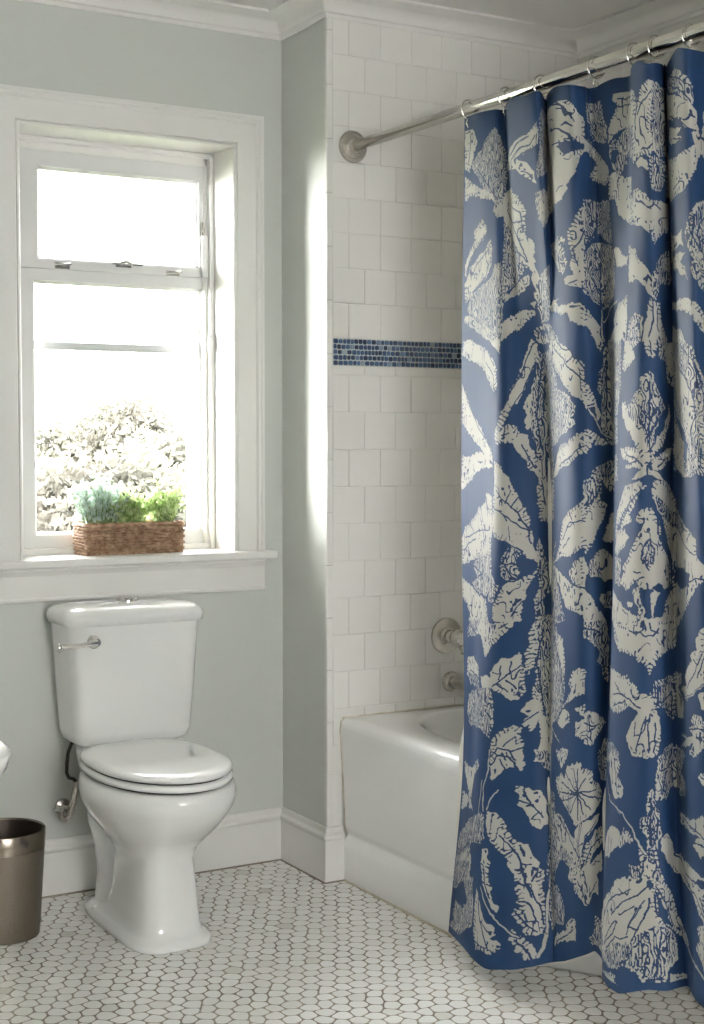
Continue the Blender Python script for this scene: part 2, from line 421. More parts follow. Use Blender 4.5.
# bowl and pedestal, one casting
prof = [ # z, a, front y, back y, exponent
 (.000,.110,-.606,-.13,4),(.005,.114,-.612,-.126,4),(.020,.113,-.609,-.128,4),(.028,.100,-.596,-.15,4),(.036,.091,-.588,-.20,4),
 (.060,.088,-.584,-.27,4),(.110,.084,-.578,-.30,4),(.170,.081,-.570,-.31,3.8),(.215,.082,-.566,-.31,3.2),
 (.245,.102,-.580,-.29,2.6),(.275,.128,-.612,-.26,2.35),(.305,.152,-.655,-.235,2.2),(.335,.172,-.690,-.215,2.1),(.365,.185,-.715,-.205,2.08),
 (.392,.189,-.725,-.20,2.08),(.408,.186,-.722,-.20,2.08),(.417,.182,-.714,-.205,2.1),(.4205,.172,-.704,-.215,2.1)]
rings = []
for z, a, yf, yb, e in prof:
    c = -.44 if z > .25 else -.40; rings.append(sup(Z0, c, z, a, c-yf if True else 0, yb-c, e, 64))
b = MB().loft(rings); bowl = b.build('bowl', M['porcelain'], toi, smooth=True)
# trapway and rear foot behind the pedestal
rings = []
for z, a, yf, yb, e in [(.0,.103,-.42,-.11,3),(.020,.103,-.42,-.11,3),(.028,.080,-.42,-.135,3),(.12,.078,-.42,-.15,2.6),(.19,.088,-.42,-.14,2.4),(.25,.100,-.42,-.10,2.4),(.31,.100,-.42,-.08,2.6),(.36,.102,-.42,-.07,3.2),(.415,.110,-.42,-.065,4),(.452,.110,-.42,-.07,4)]:
    rings.append(sup(Z0-.000, -.27, z, a, -.27-yf, yb+.27, e, 48))
t = MB().loft(rings); t.build('trapway', M['porcelain'], toi, smooth=True)
for sx in (-1,1):
    MB().lathe([(.004,.020),(.010,.024),(.010,.030),(.007,.035),(.002,.037)], 'z', (Z0+sx*.094,-.245,-.004), 16).build('bolt_cap', M['porcelain'], toi, smooth=True)
# seat and lid (D shape with flatter back)
def dring(z, a, yf, yb, n=72): 
    r = []
    for k in range(n):
        t = 2*PI*k/n; c, s = math.cos(t), math.sin(t)
        e = 2.05 if s < 0 else 3.0
        r.append((Z0+math.copysign(abs(c)**(2/e), c)*a, -.455+math.copysign(abs(s)**(2/e), s)*((-.455-yf) if s < 0 else (yb+.455)), z))
    return r
g = MB().loft([dring(.4275,.168,-.712,-.235), dring(.428,.173,-.722,-.232), dring(.440,.175,-.726,-.230), dring(.4435,.169,-.718,-.236)]).build('seat', M['seat'], toi, smooth=True)
g = MB().loft([dring(0.4495,.168,-.716,-.232), dring(0.4515,.172,-.722,-.228), dring(0.4605,.173,-.724,-.226), dring(0.4665,.167,-.716,-.232), dring(0.4695,.143,-.68,-.25), dring(0.4710,.09,-.58,-.33), dring(0.4715,.02,-.47,-.44)]).build('seat_lid', M['seat'], toi, smooth=True)
MB().loft([dring(.4425,.164,-.706,-.242), dring(.451,.164,-.706,-.242)]).build('seam_shade', M['dark'], toi)  # dark slab painted in as the shade between seat and lid
MB().loft([dring(.419,.163,-.700,-.242), dring(.4280,.166,-.704,-.242)]).build('seam_shade', M['dark'], toi)  # dark slab painted in as the shade between bowl and seat
for sx in (-1,1):
    MB().tube([(Z0+sx*.075-.022,-.232,.452),(Z0+sx*.075+.022,-.232,.452)], .012, 14).box((Z0+sx*.075-.018,-.25,.424),(Z0+sx*.075+.018,-.222,.444)).build('hinge', M['seat'], toi, smooth=True, angle=40)
# tank
TC = -.561
rings = []
for z, a, yf, e in [(.447,.135,-.195,4),(.451,.150,-.210,5),(.463,.163,-.220,6),(.485,.168,-.225,7),(.62,.178,-.234,7),(.784,.189,-.240,7),(.790,.189,-.240,7)]:
    rings.append(sup(TC, -.13, z, a, -.13-yf, .105, e, 64))
MB().loft(rings).build('tank', M['porcelain'], toi, smooth=True, angle=50)
rings = []
for z, a, yf, yb, e in [(.783,.190,-.238,-.024,7),(.785,.200,-.247,-.018,7),(.806,.203,-.250,-.016,7),(.818,.198,-.245,-.019,6.5),(.828,.186,-.230,-.03,6),(.834,.165,-.205,-.05,5),(.837,.11,-.165,-.09,3)]:
    rings.append(sup(TC, -.13, z, a, -.13-yf, yb+.13, e, 64))
MB().loft(rings).build('tank_lid', M['porcelain'], toi, smooth=True)
MB().lathe([(.031,.833),(.031,.843),(.028,.846),(.024,.8435),(.022,.846),(.004,.847)], 'z', (TC+.010,-.125,0), 32).build('flush_button', M['chrome'], toi, smooth=True, angle=30)
lv = MB().lathe([(.0,-.2375),(.019,-.2375),(.019,-.232),(.014,-.250),(.010,-.256),(.010,-.262),(.0,-.264)], 'y', (-.690,0,.744), 28)
lv.tube([(-.690,-.262,.744),(-.715,-.266,.743),(-.740,-.266,.740),(-.770,-.263,.738),(-.795,-.260,.737)], [.0085,.007,.006,.0075,.0095], 14)
lv.lathe([(.0,-.006),(.011,-.004),(.013,.002),(.009,.009),(.0,.012)], 'x', (-.795,-.260,.737), 18)
lv.build('flush_lever', M['chrome'], toi, smooth=True, angle=50)

# supply valve and hose on the wall
sv = tag(empty('water_supply_valve', (-.71,-.03,.28)), 'small chrome angle valve with braided hose beside the toilet', 'valve')
MB().lathe([(.0,0),(.024,0),(.022,-.006),(.010,-.010),(.009,-.045),(.0,-.045)], 'y', (-.700,0,.248), 24).build('wall_flange', M['nickel'], sv, smooth=True, angle=40)
mb = MB().tube([(-.700,-.02,.248),(-.700,-.050,.248)], .009, 12)
mb.tube([(-.681,-.060,.318),(-.688,-.060,.285),(-.697,-.060,.250),(-.703,-.060,.232),(-.714,-.060,.225),(-.724,-.060,.231),(-.728,-.060,.252)], [.010,.0085,.010,.010,.009,.0085,.0095], 12).lathe([(.012,.314),(.014,.318),(.013,.330),(.009,.332)], 'z', (-.681,-.060,0), 6)
mb.build('valve_body', M['nickel'], sv, smooth=True, angle=50)
MB().lathe([(.004,.250),(.012,.252),(.014,.257),(.012,.263),(.004,.264)], 'z', (-.728,-.060,0), 6).tube([(-.748,-.060,.258),(-.708,-.060,.258)], .0048, 10).build('valve_handle', M['chrome'], sv, smooth=True, angle=40)
MB().tube([(-.681,-.060,.328),(-.690,-.064,.338),(-.706,-.070,.345),(-.715,-.078,.362),(-.716,-.085,.39),(-.714,-.09,.42),(-.706,-.095,.445),(-.70,-.10,.46)], .0052, 10).build('braided_hose', M['hose'], sv, smooth=True)

# ------------------------------------------------------------------ wastebasket
WB = (-.951, -.262)
can = tag(empty('wastebasket', (WB[0],WB[1],0)), 'round bronze hammered metal wastebasket at the left of the toilet', 'wastebasket')
R0, R1, HZ = .092, .109, .280
rr = lambda z: R0+(R1-R0)*z/HZ
MB().lathe([(R0-.006,.001),(R0-.001,.003),(R0,.010)]+[(rr(z),z) for z in (.05,.10,.15,.20,.232)]+[(rr(.232)-.006,.232),(R0-.004,.012),(.0,.008)], 'z', (WB[0],WB[1],0), 96).build('basket_body', M['bronze'], can, smooth=True, angle=50)
MB().lathe([(rr(.232)-.004,.241),(rr(.232)+.0015,.232),(rr(.24)+.001,.24),(R1,HZ-.003),(R1-.002,HZ),(R1-.005,HZ-.003),(rr(.232)-.004,.232)], 'z', (WB[0],WB[1],0), 96, cap=False).build('rim_band', M['bronze_s'], can, smooth=True, angle=50)
MB().lathe([(R1-.0055,HZ-.004),(rr(.23)-.0065,.230),(R0-.005,.013),(.001,.0125)], 'z', (WB[0],WB[1],0), 96, cap=False).build('inner_lining', M['bronze_in'], can, smooth=True)

# ------------------------------------------------------------------ sink on the left wall
sk = tag(empty('pedestal_sink', (-1.7,-1.80,0)), 'white porcelain pedestal sink, its rounded rim at the left picture edge', 'sink')
def sring(z, a, b, x0=-1.898):
    r = []
    for k in range(48):
        t = 2*PI*k/48; c, s = math.cos(t), math.sin(t)
        x = (abs(c)**.8)*a if c > 0 else 0
        r.append((x0+x, -1.80+math.copysign(abs(s)**.9, s)*b, z))
    return r
mb = MB(); SZ = .790
mb.loft([sring(SZ-.16,.20,.10), sring(SZ-.10,.28,.15), sring(SZ-.03,.39,.21), sring(SZ-.004,.462,.245), sring(SZ+.012,.488,.257), sring(SZ+.035,.495,.259), sring(SZ+.050,.480,.250), sring(SZ+.056,.470,.232), sring(SZ+.05,.43,.21), sring(SZ-.0,.38,.17), sring(SZ-.07,.30,.12), sring(SZ-.09,.2,.06)])
mb.build('basin', M['porcelain'], sk, smooth=True)
MB().loft([sup(-1.72,-1.80,z,a,b,b,3,32) for z,a,b in [(0,.12,.12),(.03,.12,.12),(.06,.09,.09),(.4,.075,.075),(.64,.10,.10)]]).build('pedestal', M['porcelain'], sk, smooth=True)
mb = MB().lathe([(.03,SZ+.05),(.028,SZ+.065),(.018,SZ+.08),(.017,SZ+.16)], 'z', (-1.84,-1.80,0), 20); mb.tube([(-1.84,-1.8,SZ+.15),(-1.80,-1.8,SZ+.175),(-1.75,-1.8,SZ+.16),(-1.73,-1.8,SZ+.125)], .012, 12)
mb.build('sink_faucet', M['chrome'], sk, smooth=True, angle=40)

# ------------------------------------------------------------------ bathtub
tub = tag(empty('bathtub', (TX0,YS-.5,0)), 'white alcove bathtub with stepped apron behind the shower curtain', 'bathtub')
def tub_mesh():
    mb = MB(); ya = YS-.0015
    # apron section (inward offset, z) from the floor up over the rim to the deck
    sec = [(.007,0),(.002,.006),(.000,.100),(.005,.112),(.015,.120),(.023,.128),(.023,.135),(.015,.147),(.012,.160),(.008,.28),(.001,.425),(-.002,.447),(.000,.460),(.007,.470),(.018,.4745),(.040,.475)]
    ey0, ea, eb = -.82, .8549, .80
    path = [((.045, y), (1,0)) for y in (ya, ya-.01, -.5, -.7)]
    for k in range(0, 33):
        t = PI/2*k/32; x = .045+ea*(1-math.cos(t)); y = ey0-eb*math.sin(t)
        n = Vector((math.cos(t)/ea, math.sin(t)/eb)).normalized(); path.append(((x,y), (n.x,n.y)))
    n = len(sec); vs = []; fs = []
    for (x, y), (nx, ny) in path:
        for o, z in sec: vs.append((min(x+nx*o, .8965), y+ny*o, z))
    for k in range(len(path)-1):
        for i in range(n-1): fs.append((k*n+i, k*n+i+1, (k+1)*n+i+1, (k+1)*n+i))
    mb.add(vs, fs)
    # deck between the rim and the bowl opening
    N = 112; cx, cy, a0, b0 = .500, -.885, .345, .555
    def op(a, b, z, e=3.3): 
        return [(cx+math.copysign(abs(math.cos(t))**(2/e), math.cos(t))*a, cy+math.copysign(abs(math.sin(t))**(2/e), math.sin(t))*b, z) for t in [2*PI*k/N for k in range(N)]]
    inner = op(a0+.012, b0+.012, .4755)
    # outer deck outline as a closed polyline; match each inner point by casting outwards
    edge = [Vector((min(x+nx*.040,.8965), y+ny*.040)) for (x, y), (nx, ny) in path]+[Vector((.8965,ya))]
    edge.append(edge[0]); outer = []
    for q in inner:
        d = Vector((q[0]-cx, q[1]-cy)).normalized(); best = None
        for a, b in zip(edge[:-1], edge[1:]):
            e_ = b-a; den = d.x*e_.y-d.y*e_.x
            if abs(den) < 1e-9: continue
            w_ = a-Vector((cx,cy)); t = (w_.x*e_.y-w_.y*e_.x)/den; u = (w_.x*d.y-w_.y*d.x)/den
            if t > 0 and -1e-6 <= u <= 1+1e-6 and (best is None or t > best): best = t
        outer.append((cx+d.x*best, cy+d.y*best, .475))
    rings = [outer, inner, op(a0+.004,b0+.003,.473), op(a0-.004,b0-.006,.466), op(a0-.014,b0-.016,.45), op(a0-.035,b0-.05,.36), op(a0-.055,b0-.09,.22), op(a0-.085,b0-.13,.13), op(a0-.13,b0-.2,.095), op(.02,.1,.09)]
    mb.loft(rings, False); nv = len(mb.v); mb.f.append(tuple(range(nv-N, nv))); mb.mi.append(0)
    return mb.build('tub_shell', M['enamel'], tub, smooth=True, angle=60)
tub_mesh()
MB().lathe([(.0,-.002),(.030,-.002),(.031,-.006),(.028,-.010),(.006,-.012),(0,-.012)], 'y', (.433,-.375,.418), 28).build('overflow_plate', M['chrome'], tub, smooth=True, angle=40)
MB().lathe([(.0,.092),(.03,.093),(.032,.096),(.028,.098),(0,.097)], 'z', (.433,-.62,0), 24).build('drain', M['chrome'], tub, smooth=True, angle=40)
# discoloured caulk along the tub
q = MB().tube([(.05,YS-.004,.03),(.046,YS-.004,.12),(.06,YS-.004,.13),(.05,YS-.004,.28),(.041,YS-.003,.44),(.044,YS-.003,.466),(.06,YS-.003,.478)], .0022, 6).box((.05,YS-.004,.474),(TX1,YS+.001,.479)); struct(q.build('trim_5', M['caulk']))
struct(MB().box((.0435,-.86,0),(.052,-.285,.004)).build('trim_6', M['caulk']))
struct(MB().box((.002,YS+.004,0),(.05,0,.4)).build('wall_tub_end', M['trim']))

# tub filler and mixer
sp = tag(empty('tub_spout', (.427,YS,.552)), 'chrome tub spout on the tiled wall just above the tub', 'faucet')
MB().lathe([(.0,.0),(.030,.0),(.031,-.004),(.028,-.010),(.024,-.013),(.0,-.013)], 'y', (.427,YS,.552), 36).build('spout_flange', M['nickel'], sp, smooth=True, angle=40)
rings = []
for k, (y, zc, a, b) in enumerate([(-.01,.552,.021,.021),(-.06,.552,.021,.021),(-.10,.550,.0215,.021),(-.128,.546,.021,.022),(-.142,.540,.018,.020),(-.148,.536,.010,.012)]):
    rings.append([(.427+a*.82*math.cos(2*PI*i/24), YS+y, zc+b*.82*math.sin(2*PI*i/24)) for i in range(24)])
MB().loft(rings).lathe([(.014,.510),(.016,.516),(.016,.53)], 'z', (.427,YS-.125,0), 18).build('spout_body', M['chrome'], sp, smooth=True, angle=50)
vx, vz = .410, .692
mx = tag(empty('shower_mixer', (vx,YS,vz)), 'round chrome shower valve plate with knob on the tiled wall', 'shower valve')
MB().lathe([(.0,.0),(.053,.0),(.055,-.003),(.053,-.007),(.045,-.010),(.030,-.013),(.0,-.014)], 'y', (vx,YS,vz), 56).build('valve_plate', M['nickel'], mx, smooth=True, angle=40)
MB().lathe([(.0,-.012),(.026,-.012),(.027,-.016),(.020,-.020),(.018,-.045),(.014,-.050),(0,-.050)], 'y', (vx,YS,vz), 36).build('valve_sleeve', M['chrome'], mx, smooth=True, angle=40)
kb = MB(); 
kb.lathe([(.0,-.046),(.012,-.046),(.024,-.054),(.027,-.066),(.026,-.080),(.018,-.090),(.0,-.092)], 'y', (vx,YS,vz), 10)
kb.build('valve_knob', M['chrome'], mx, bevel=.0015)
MB().tube([(vx,YS-.075,vz-.02),(vx+.012,YS-.078,vz-.045)], [.006,.008], 12).build('valve_tip', M['chrome'], mx, smooth=True)

# ------------------------------------------------------------------ curtain rod
RXX, RZZ = .083, 2.122
rod = tag(empty('shower_curtain_rod', (RXX,YS,RZZ)), 'polished metal shower curtain rod fixed high across the tub alcove', 'curtain rod')
MB().tube([(RXX,YS,RZZ),(RXX,-1.2,RZZ-.006),(RXX,TY1,RZZ-.008)], .0152, 28).build('rod_tube', M['rod'], rod, smooth=True)
for y, sgn in ((YS,-1),(TY1,1)):
    MB().lathe([(.0,0),(.045,0),(.046,sgn*.004),(.044,sgn*.008),(.036,sgn*.010),(.034,sgn*.014),(.024,sgn*.020),(.020,sgn*.032),(.0,sgn*.032)], 'y', (RXX,y,RZZ-(0 if sgn<0 else .008)), 44).build('rod_flange', M['nickel'], rod, smooth=True, angle=35)
def rodz(y): return RZZ-.006*min(1, max(0, (YS-y)/.92))

# ------------------------------------------------------------------ shower curtain
# plan of the folds (y, x) at three heights of the cloth
KT = [(-0.851, 0.079), (-0.9306, 0.0725), (-0.9852, 0.079), (-0.9944, 0.1024), (-1.0618, 0.0595), (-1.1772, 0.027), (-1.2172, 0.04), (-1.1515, 0.1076), (-1.2133, 0.066), (-1.3168, 0.0426), (-1.3247, 0.079), (-1.3174, 0.105), (-1.4026, 0.092), (-1.457, 0.0998), (-1.5182, 0.0556), (-1.5952, 0.0244), (-1.6089, 0.053), (-1.5632, 0.105), (-1.6158, 0.066), (-1.709, 0.0244), (-1.7221, 0.0686), (-1.7351, 0.105), (-1.8271, 0.053), (-1.8331, 0.079)]
KM = [(-0.8732, 0.059), (-0.9655, 0.038), (-1.1129, -0.004), (-1.1663, 0.0212), (-1.1877, 0.0548), (-1.1995, 0.087), (-1.2524, 0.0548), (-1.3286, 0.0212), (-1.3927, 0.01), (-1.4258, 0.031), (-1.4248, 0.08), (-1.4384, 0.0828), (-1.4948, 0.038), (-1.5638, -0.0012), (-1.6334, -0.0124), (-1.6566, 0.0212), (-1.6387, 0.073), (-1.6646, 0.0604), (-1.7428, 0.01), (-1.8063, -0.0096), (-1.8038, 0.038), (-1.8022, 0.08), (-1.9077, 0.01), (-1.9138, 0.038)]
KN = [(-0.9719, 0.0005), (-1.0294, -0.0183), (-1.1287, -0.0495), (-1.1991, -0.0307), (-1.261, -0.002), (-1.2854, 0.0255), (-1.3243, 0.0067), (-1.3951, -0.012), (-1.445, -0.0183), (-1.4776, -0.0057), (-1.4804, 0.0255), (-1.4934, 0.023), (-1.5459, -0.0183), (-1.6182, -0.0495), (-1.6919, -0.057), (-1.7282, -0.0307), (-1.7242, 0.0105), (-1.7418, 0.0105), (-1.8213, -0.037), (-1.8891, -0.0545), (-1.891, -0.012), (-1.8981, 0.0205), (-1.9937, -0.037), (-1.997, -0.012)]
KB = [(-0.964, -0.034), (-1.042, -0.06), (-1.1782, -0.099), (-1.2712, -0.086), (-1.3518, -0.0756), (-1.3578, -0.021), (-1.368, -0.0119), (-1.3921, -0.0054), (-1.4313, -0.0028), (-1.4713, -0.0015), (-1.5208, -0.0145), (-1.5539, -0.0366), (-1.61, -0.0834), (-1.6787, -0.1146), (-1.7724, -0.1224), (-1.8271, -0.099), (-1.83, -0.06), (-1.8358, -0.0444), (-1.9071, -0.086), (-1.9867, -0.112), (-1.9882, -0.073), (-1.9852, -0.034), (-2.088, -0.099), (-2.0748, -0.06)]
HEM = [(-.95,.058),(-1.093,.066),(-1.216,.055),(-1.294,.075),(-1.387,.110),(-1.492,.165),(-1.576,.149),(-1.703,.155),(-1.797,.19),(-1.887,.195),(-2.1,.2)]
TOP = [(-0.85, 2.098), (-0.98, 2.092), (-1.04, 2.09), (-1.12, 2.094), (-1.178, 2.078), (-1.25, 2.089), (-1.33, 2.076), (-1.42, 2.078), (-1.49, 2.072), (-1.56, 2.08), (-1.6, 2.06), (-1.68, 2.076), (-1.75, 2.054), (-1.85, 2.074)]
def spline(P, n=24):
    P = np.array(P, float); Q = np.vstack([2*P[0]-P[1], P, 2*P[-1]-P[-2]]); out = []
    for i in range(1, len(Q)-2):
        for k in range(n):
            t = k/n; a, b, c, d = Q[i-1], Q[i], Q[i+1], Q[i+2]
            out.append(.5*((2*b)+(-a+c)*t+(2*a-5*b+4*c-d)*t*t+(-a+3*b-3*c+d)*t**3))
    out.append(Q[-2]); return np.array(out)
def curtain_grid(NS, NT):
    """NS columns evenly spaced along the cloth, NT rows from top to hem"""
    lv = []
    for K in (KT, KM, KN, KB):
        C = spline(K); lv.append(C)
    mid = lv[1]; L = np.concatenate([[0], np.cumsum(np.linalg.norm(np.diff(mid, axis=0), axis=1))])
    u = np.linspace(0, L[-1], NS); q = np.interp(u, L, np.arange(len(L)))
    S = [np.stack([np.interp(q, np.arange(len(L)), C[:,0]), np.interp(q, np.arange(len(L)), C[:,1])], 1) for C in lv]
    hem = np.interp(-S[3][:,0], [-a for a, b in HEM], [b for a, b in HEM]); top = np.interp(-S[0][:,0], [-a for a, b in TOP], [b for a, b in TOP])
    k = np.ones(9)/9; hem = np.convolve(np.pad(hem, 4, 'edge'), k, 'valid'); top = np.convolve(np.pad(top, 4, 'edge'), k, 'valid')
    t = np.linspace(0, 1, NT)[:,None]; Z = top*(1-t)+hem*t
    zk = [2.1, 1.22, .50, .08]; X = np.zeros_like(Z); Y = np.zeros_like(Z)
    # natural-ish cubic through the four heights (Catmull-Rom with clamped ends)
    for ax, O in ((0, Y), (1, X)):
        V = [s[:,ax][None,:] for s in S]
        sl = [(V[i+1]-V[i])/(zk[i+1]-zk[i]) for i in range(3)]
        tg = [sl[0]*.8, (sl[0]+sl[1])/2, (sl[1]+sl[2])/2, sl[2]]
        for i in range(3):
            h = zk[i+1]-zk[i]; q_ = (Z-zk[i])/h
            hh = (2*q_**3-3*q_**2+1)*V[i]+(q_**3-2*q_**2+q_)*h*tg[i]+(-2*q_**3+3*q_**2)*V[i+1]+(q_**3-q_**2)*h*tg[i+1]
            lo_, hi_ = zk[i+1], zk[i]
            sel = ((Z <= hi_) | (i == 0)) & ((Z > lo_) | (i == 2)); O[:] = np.where(sel, hh, O)
    # tiny slack wrinkles in the cloth
    X = X + .0016*np.sin(u*31+Z*2.1)*np.sin(Z*5.3+u*7)
    return X, Y, Z, L[-1]
CW = 0
def grid_mesh(name, X, Y, Z, mats, parent, smooth=True):
    NT, NS = X.shape; me = bpy.data.meshes.new(name)
    co_ = np.stack([X, Y, Z], 2).reshape(-1,3).astype(np.float32)
    i = np.arange(NT-1)[:,None]*NS+np.arange(NS-1)[None,:]; f = np.stack([i, i+NS, i+NS+1, i+1], 2).reshape(-1,4)
    me.vertices.add(len(co_)); me.vertices.foreach_set('co', co_.ravel())
    me.loops.add(f.size); me.loops.foreach_set('vertex_index', f.ravel().astype(np.int32))
    me.polygons.add(len(f)); me.polygons.foreach_set('loop_start', (np.arange(len(f))*4).astype(np.int32)); me.polygons.foreach_set('loop_total', np.full(len(f),4,np.int32))
    me.update(calc_edges=True); me.polygons.foreach_set('use_smooth', np.ones(len(f), bool))
    for m in mats: me.materials.append(m)
    o = bpy.data.objects.new(name, me); COL.objects.link(o)
    if parent: o.parent = parent; o.matrix_parent_inverse = Matrix.Translation(-Vector(parent.location))
    return o
NS, NT = NSV, NTV
GX, GY, GZ, CLEN = curtain_grid(NS, NT)
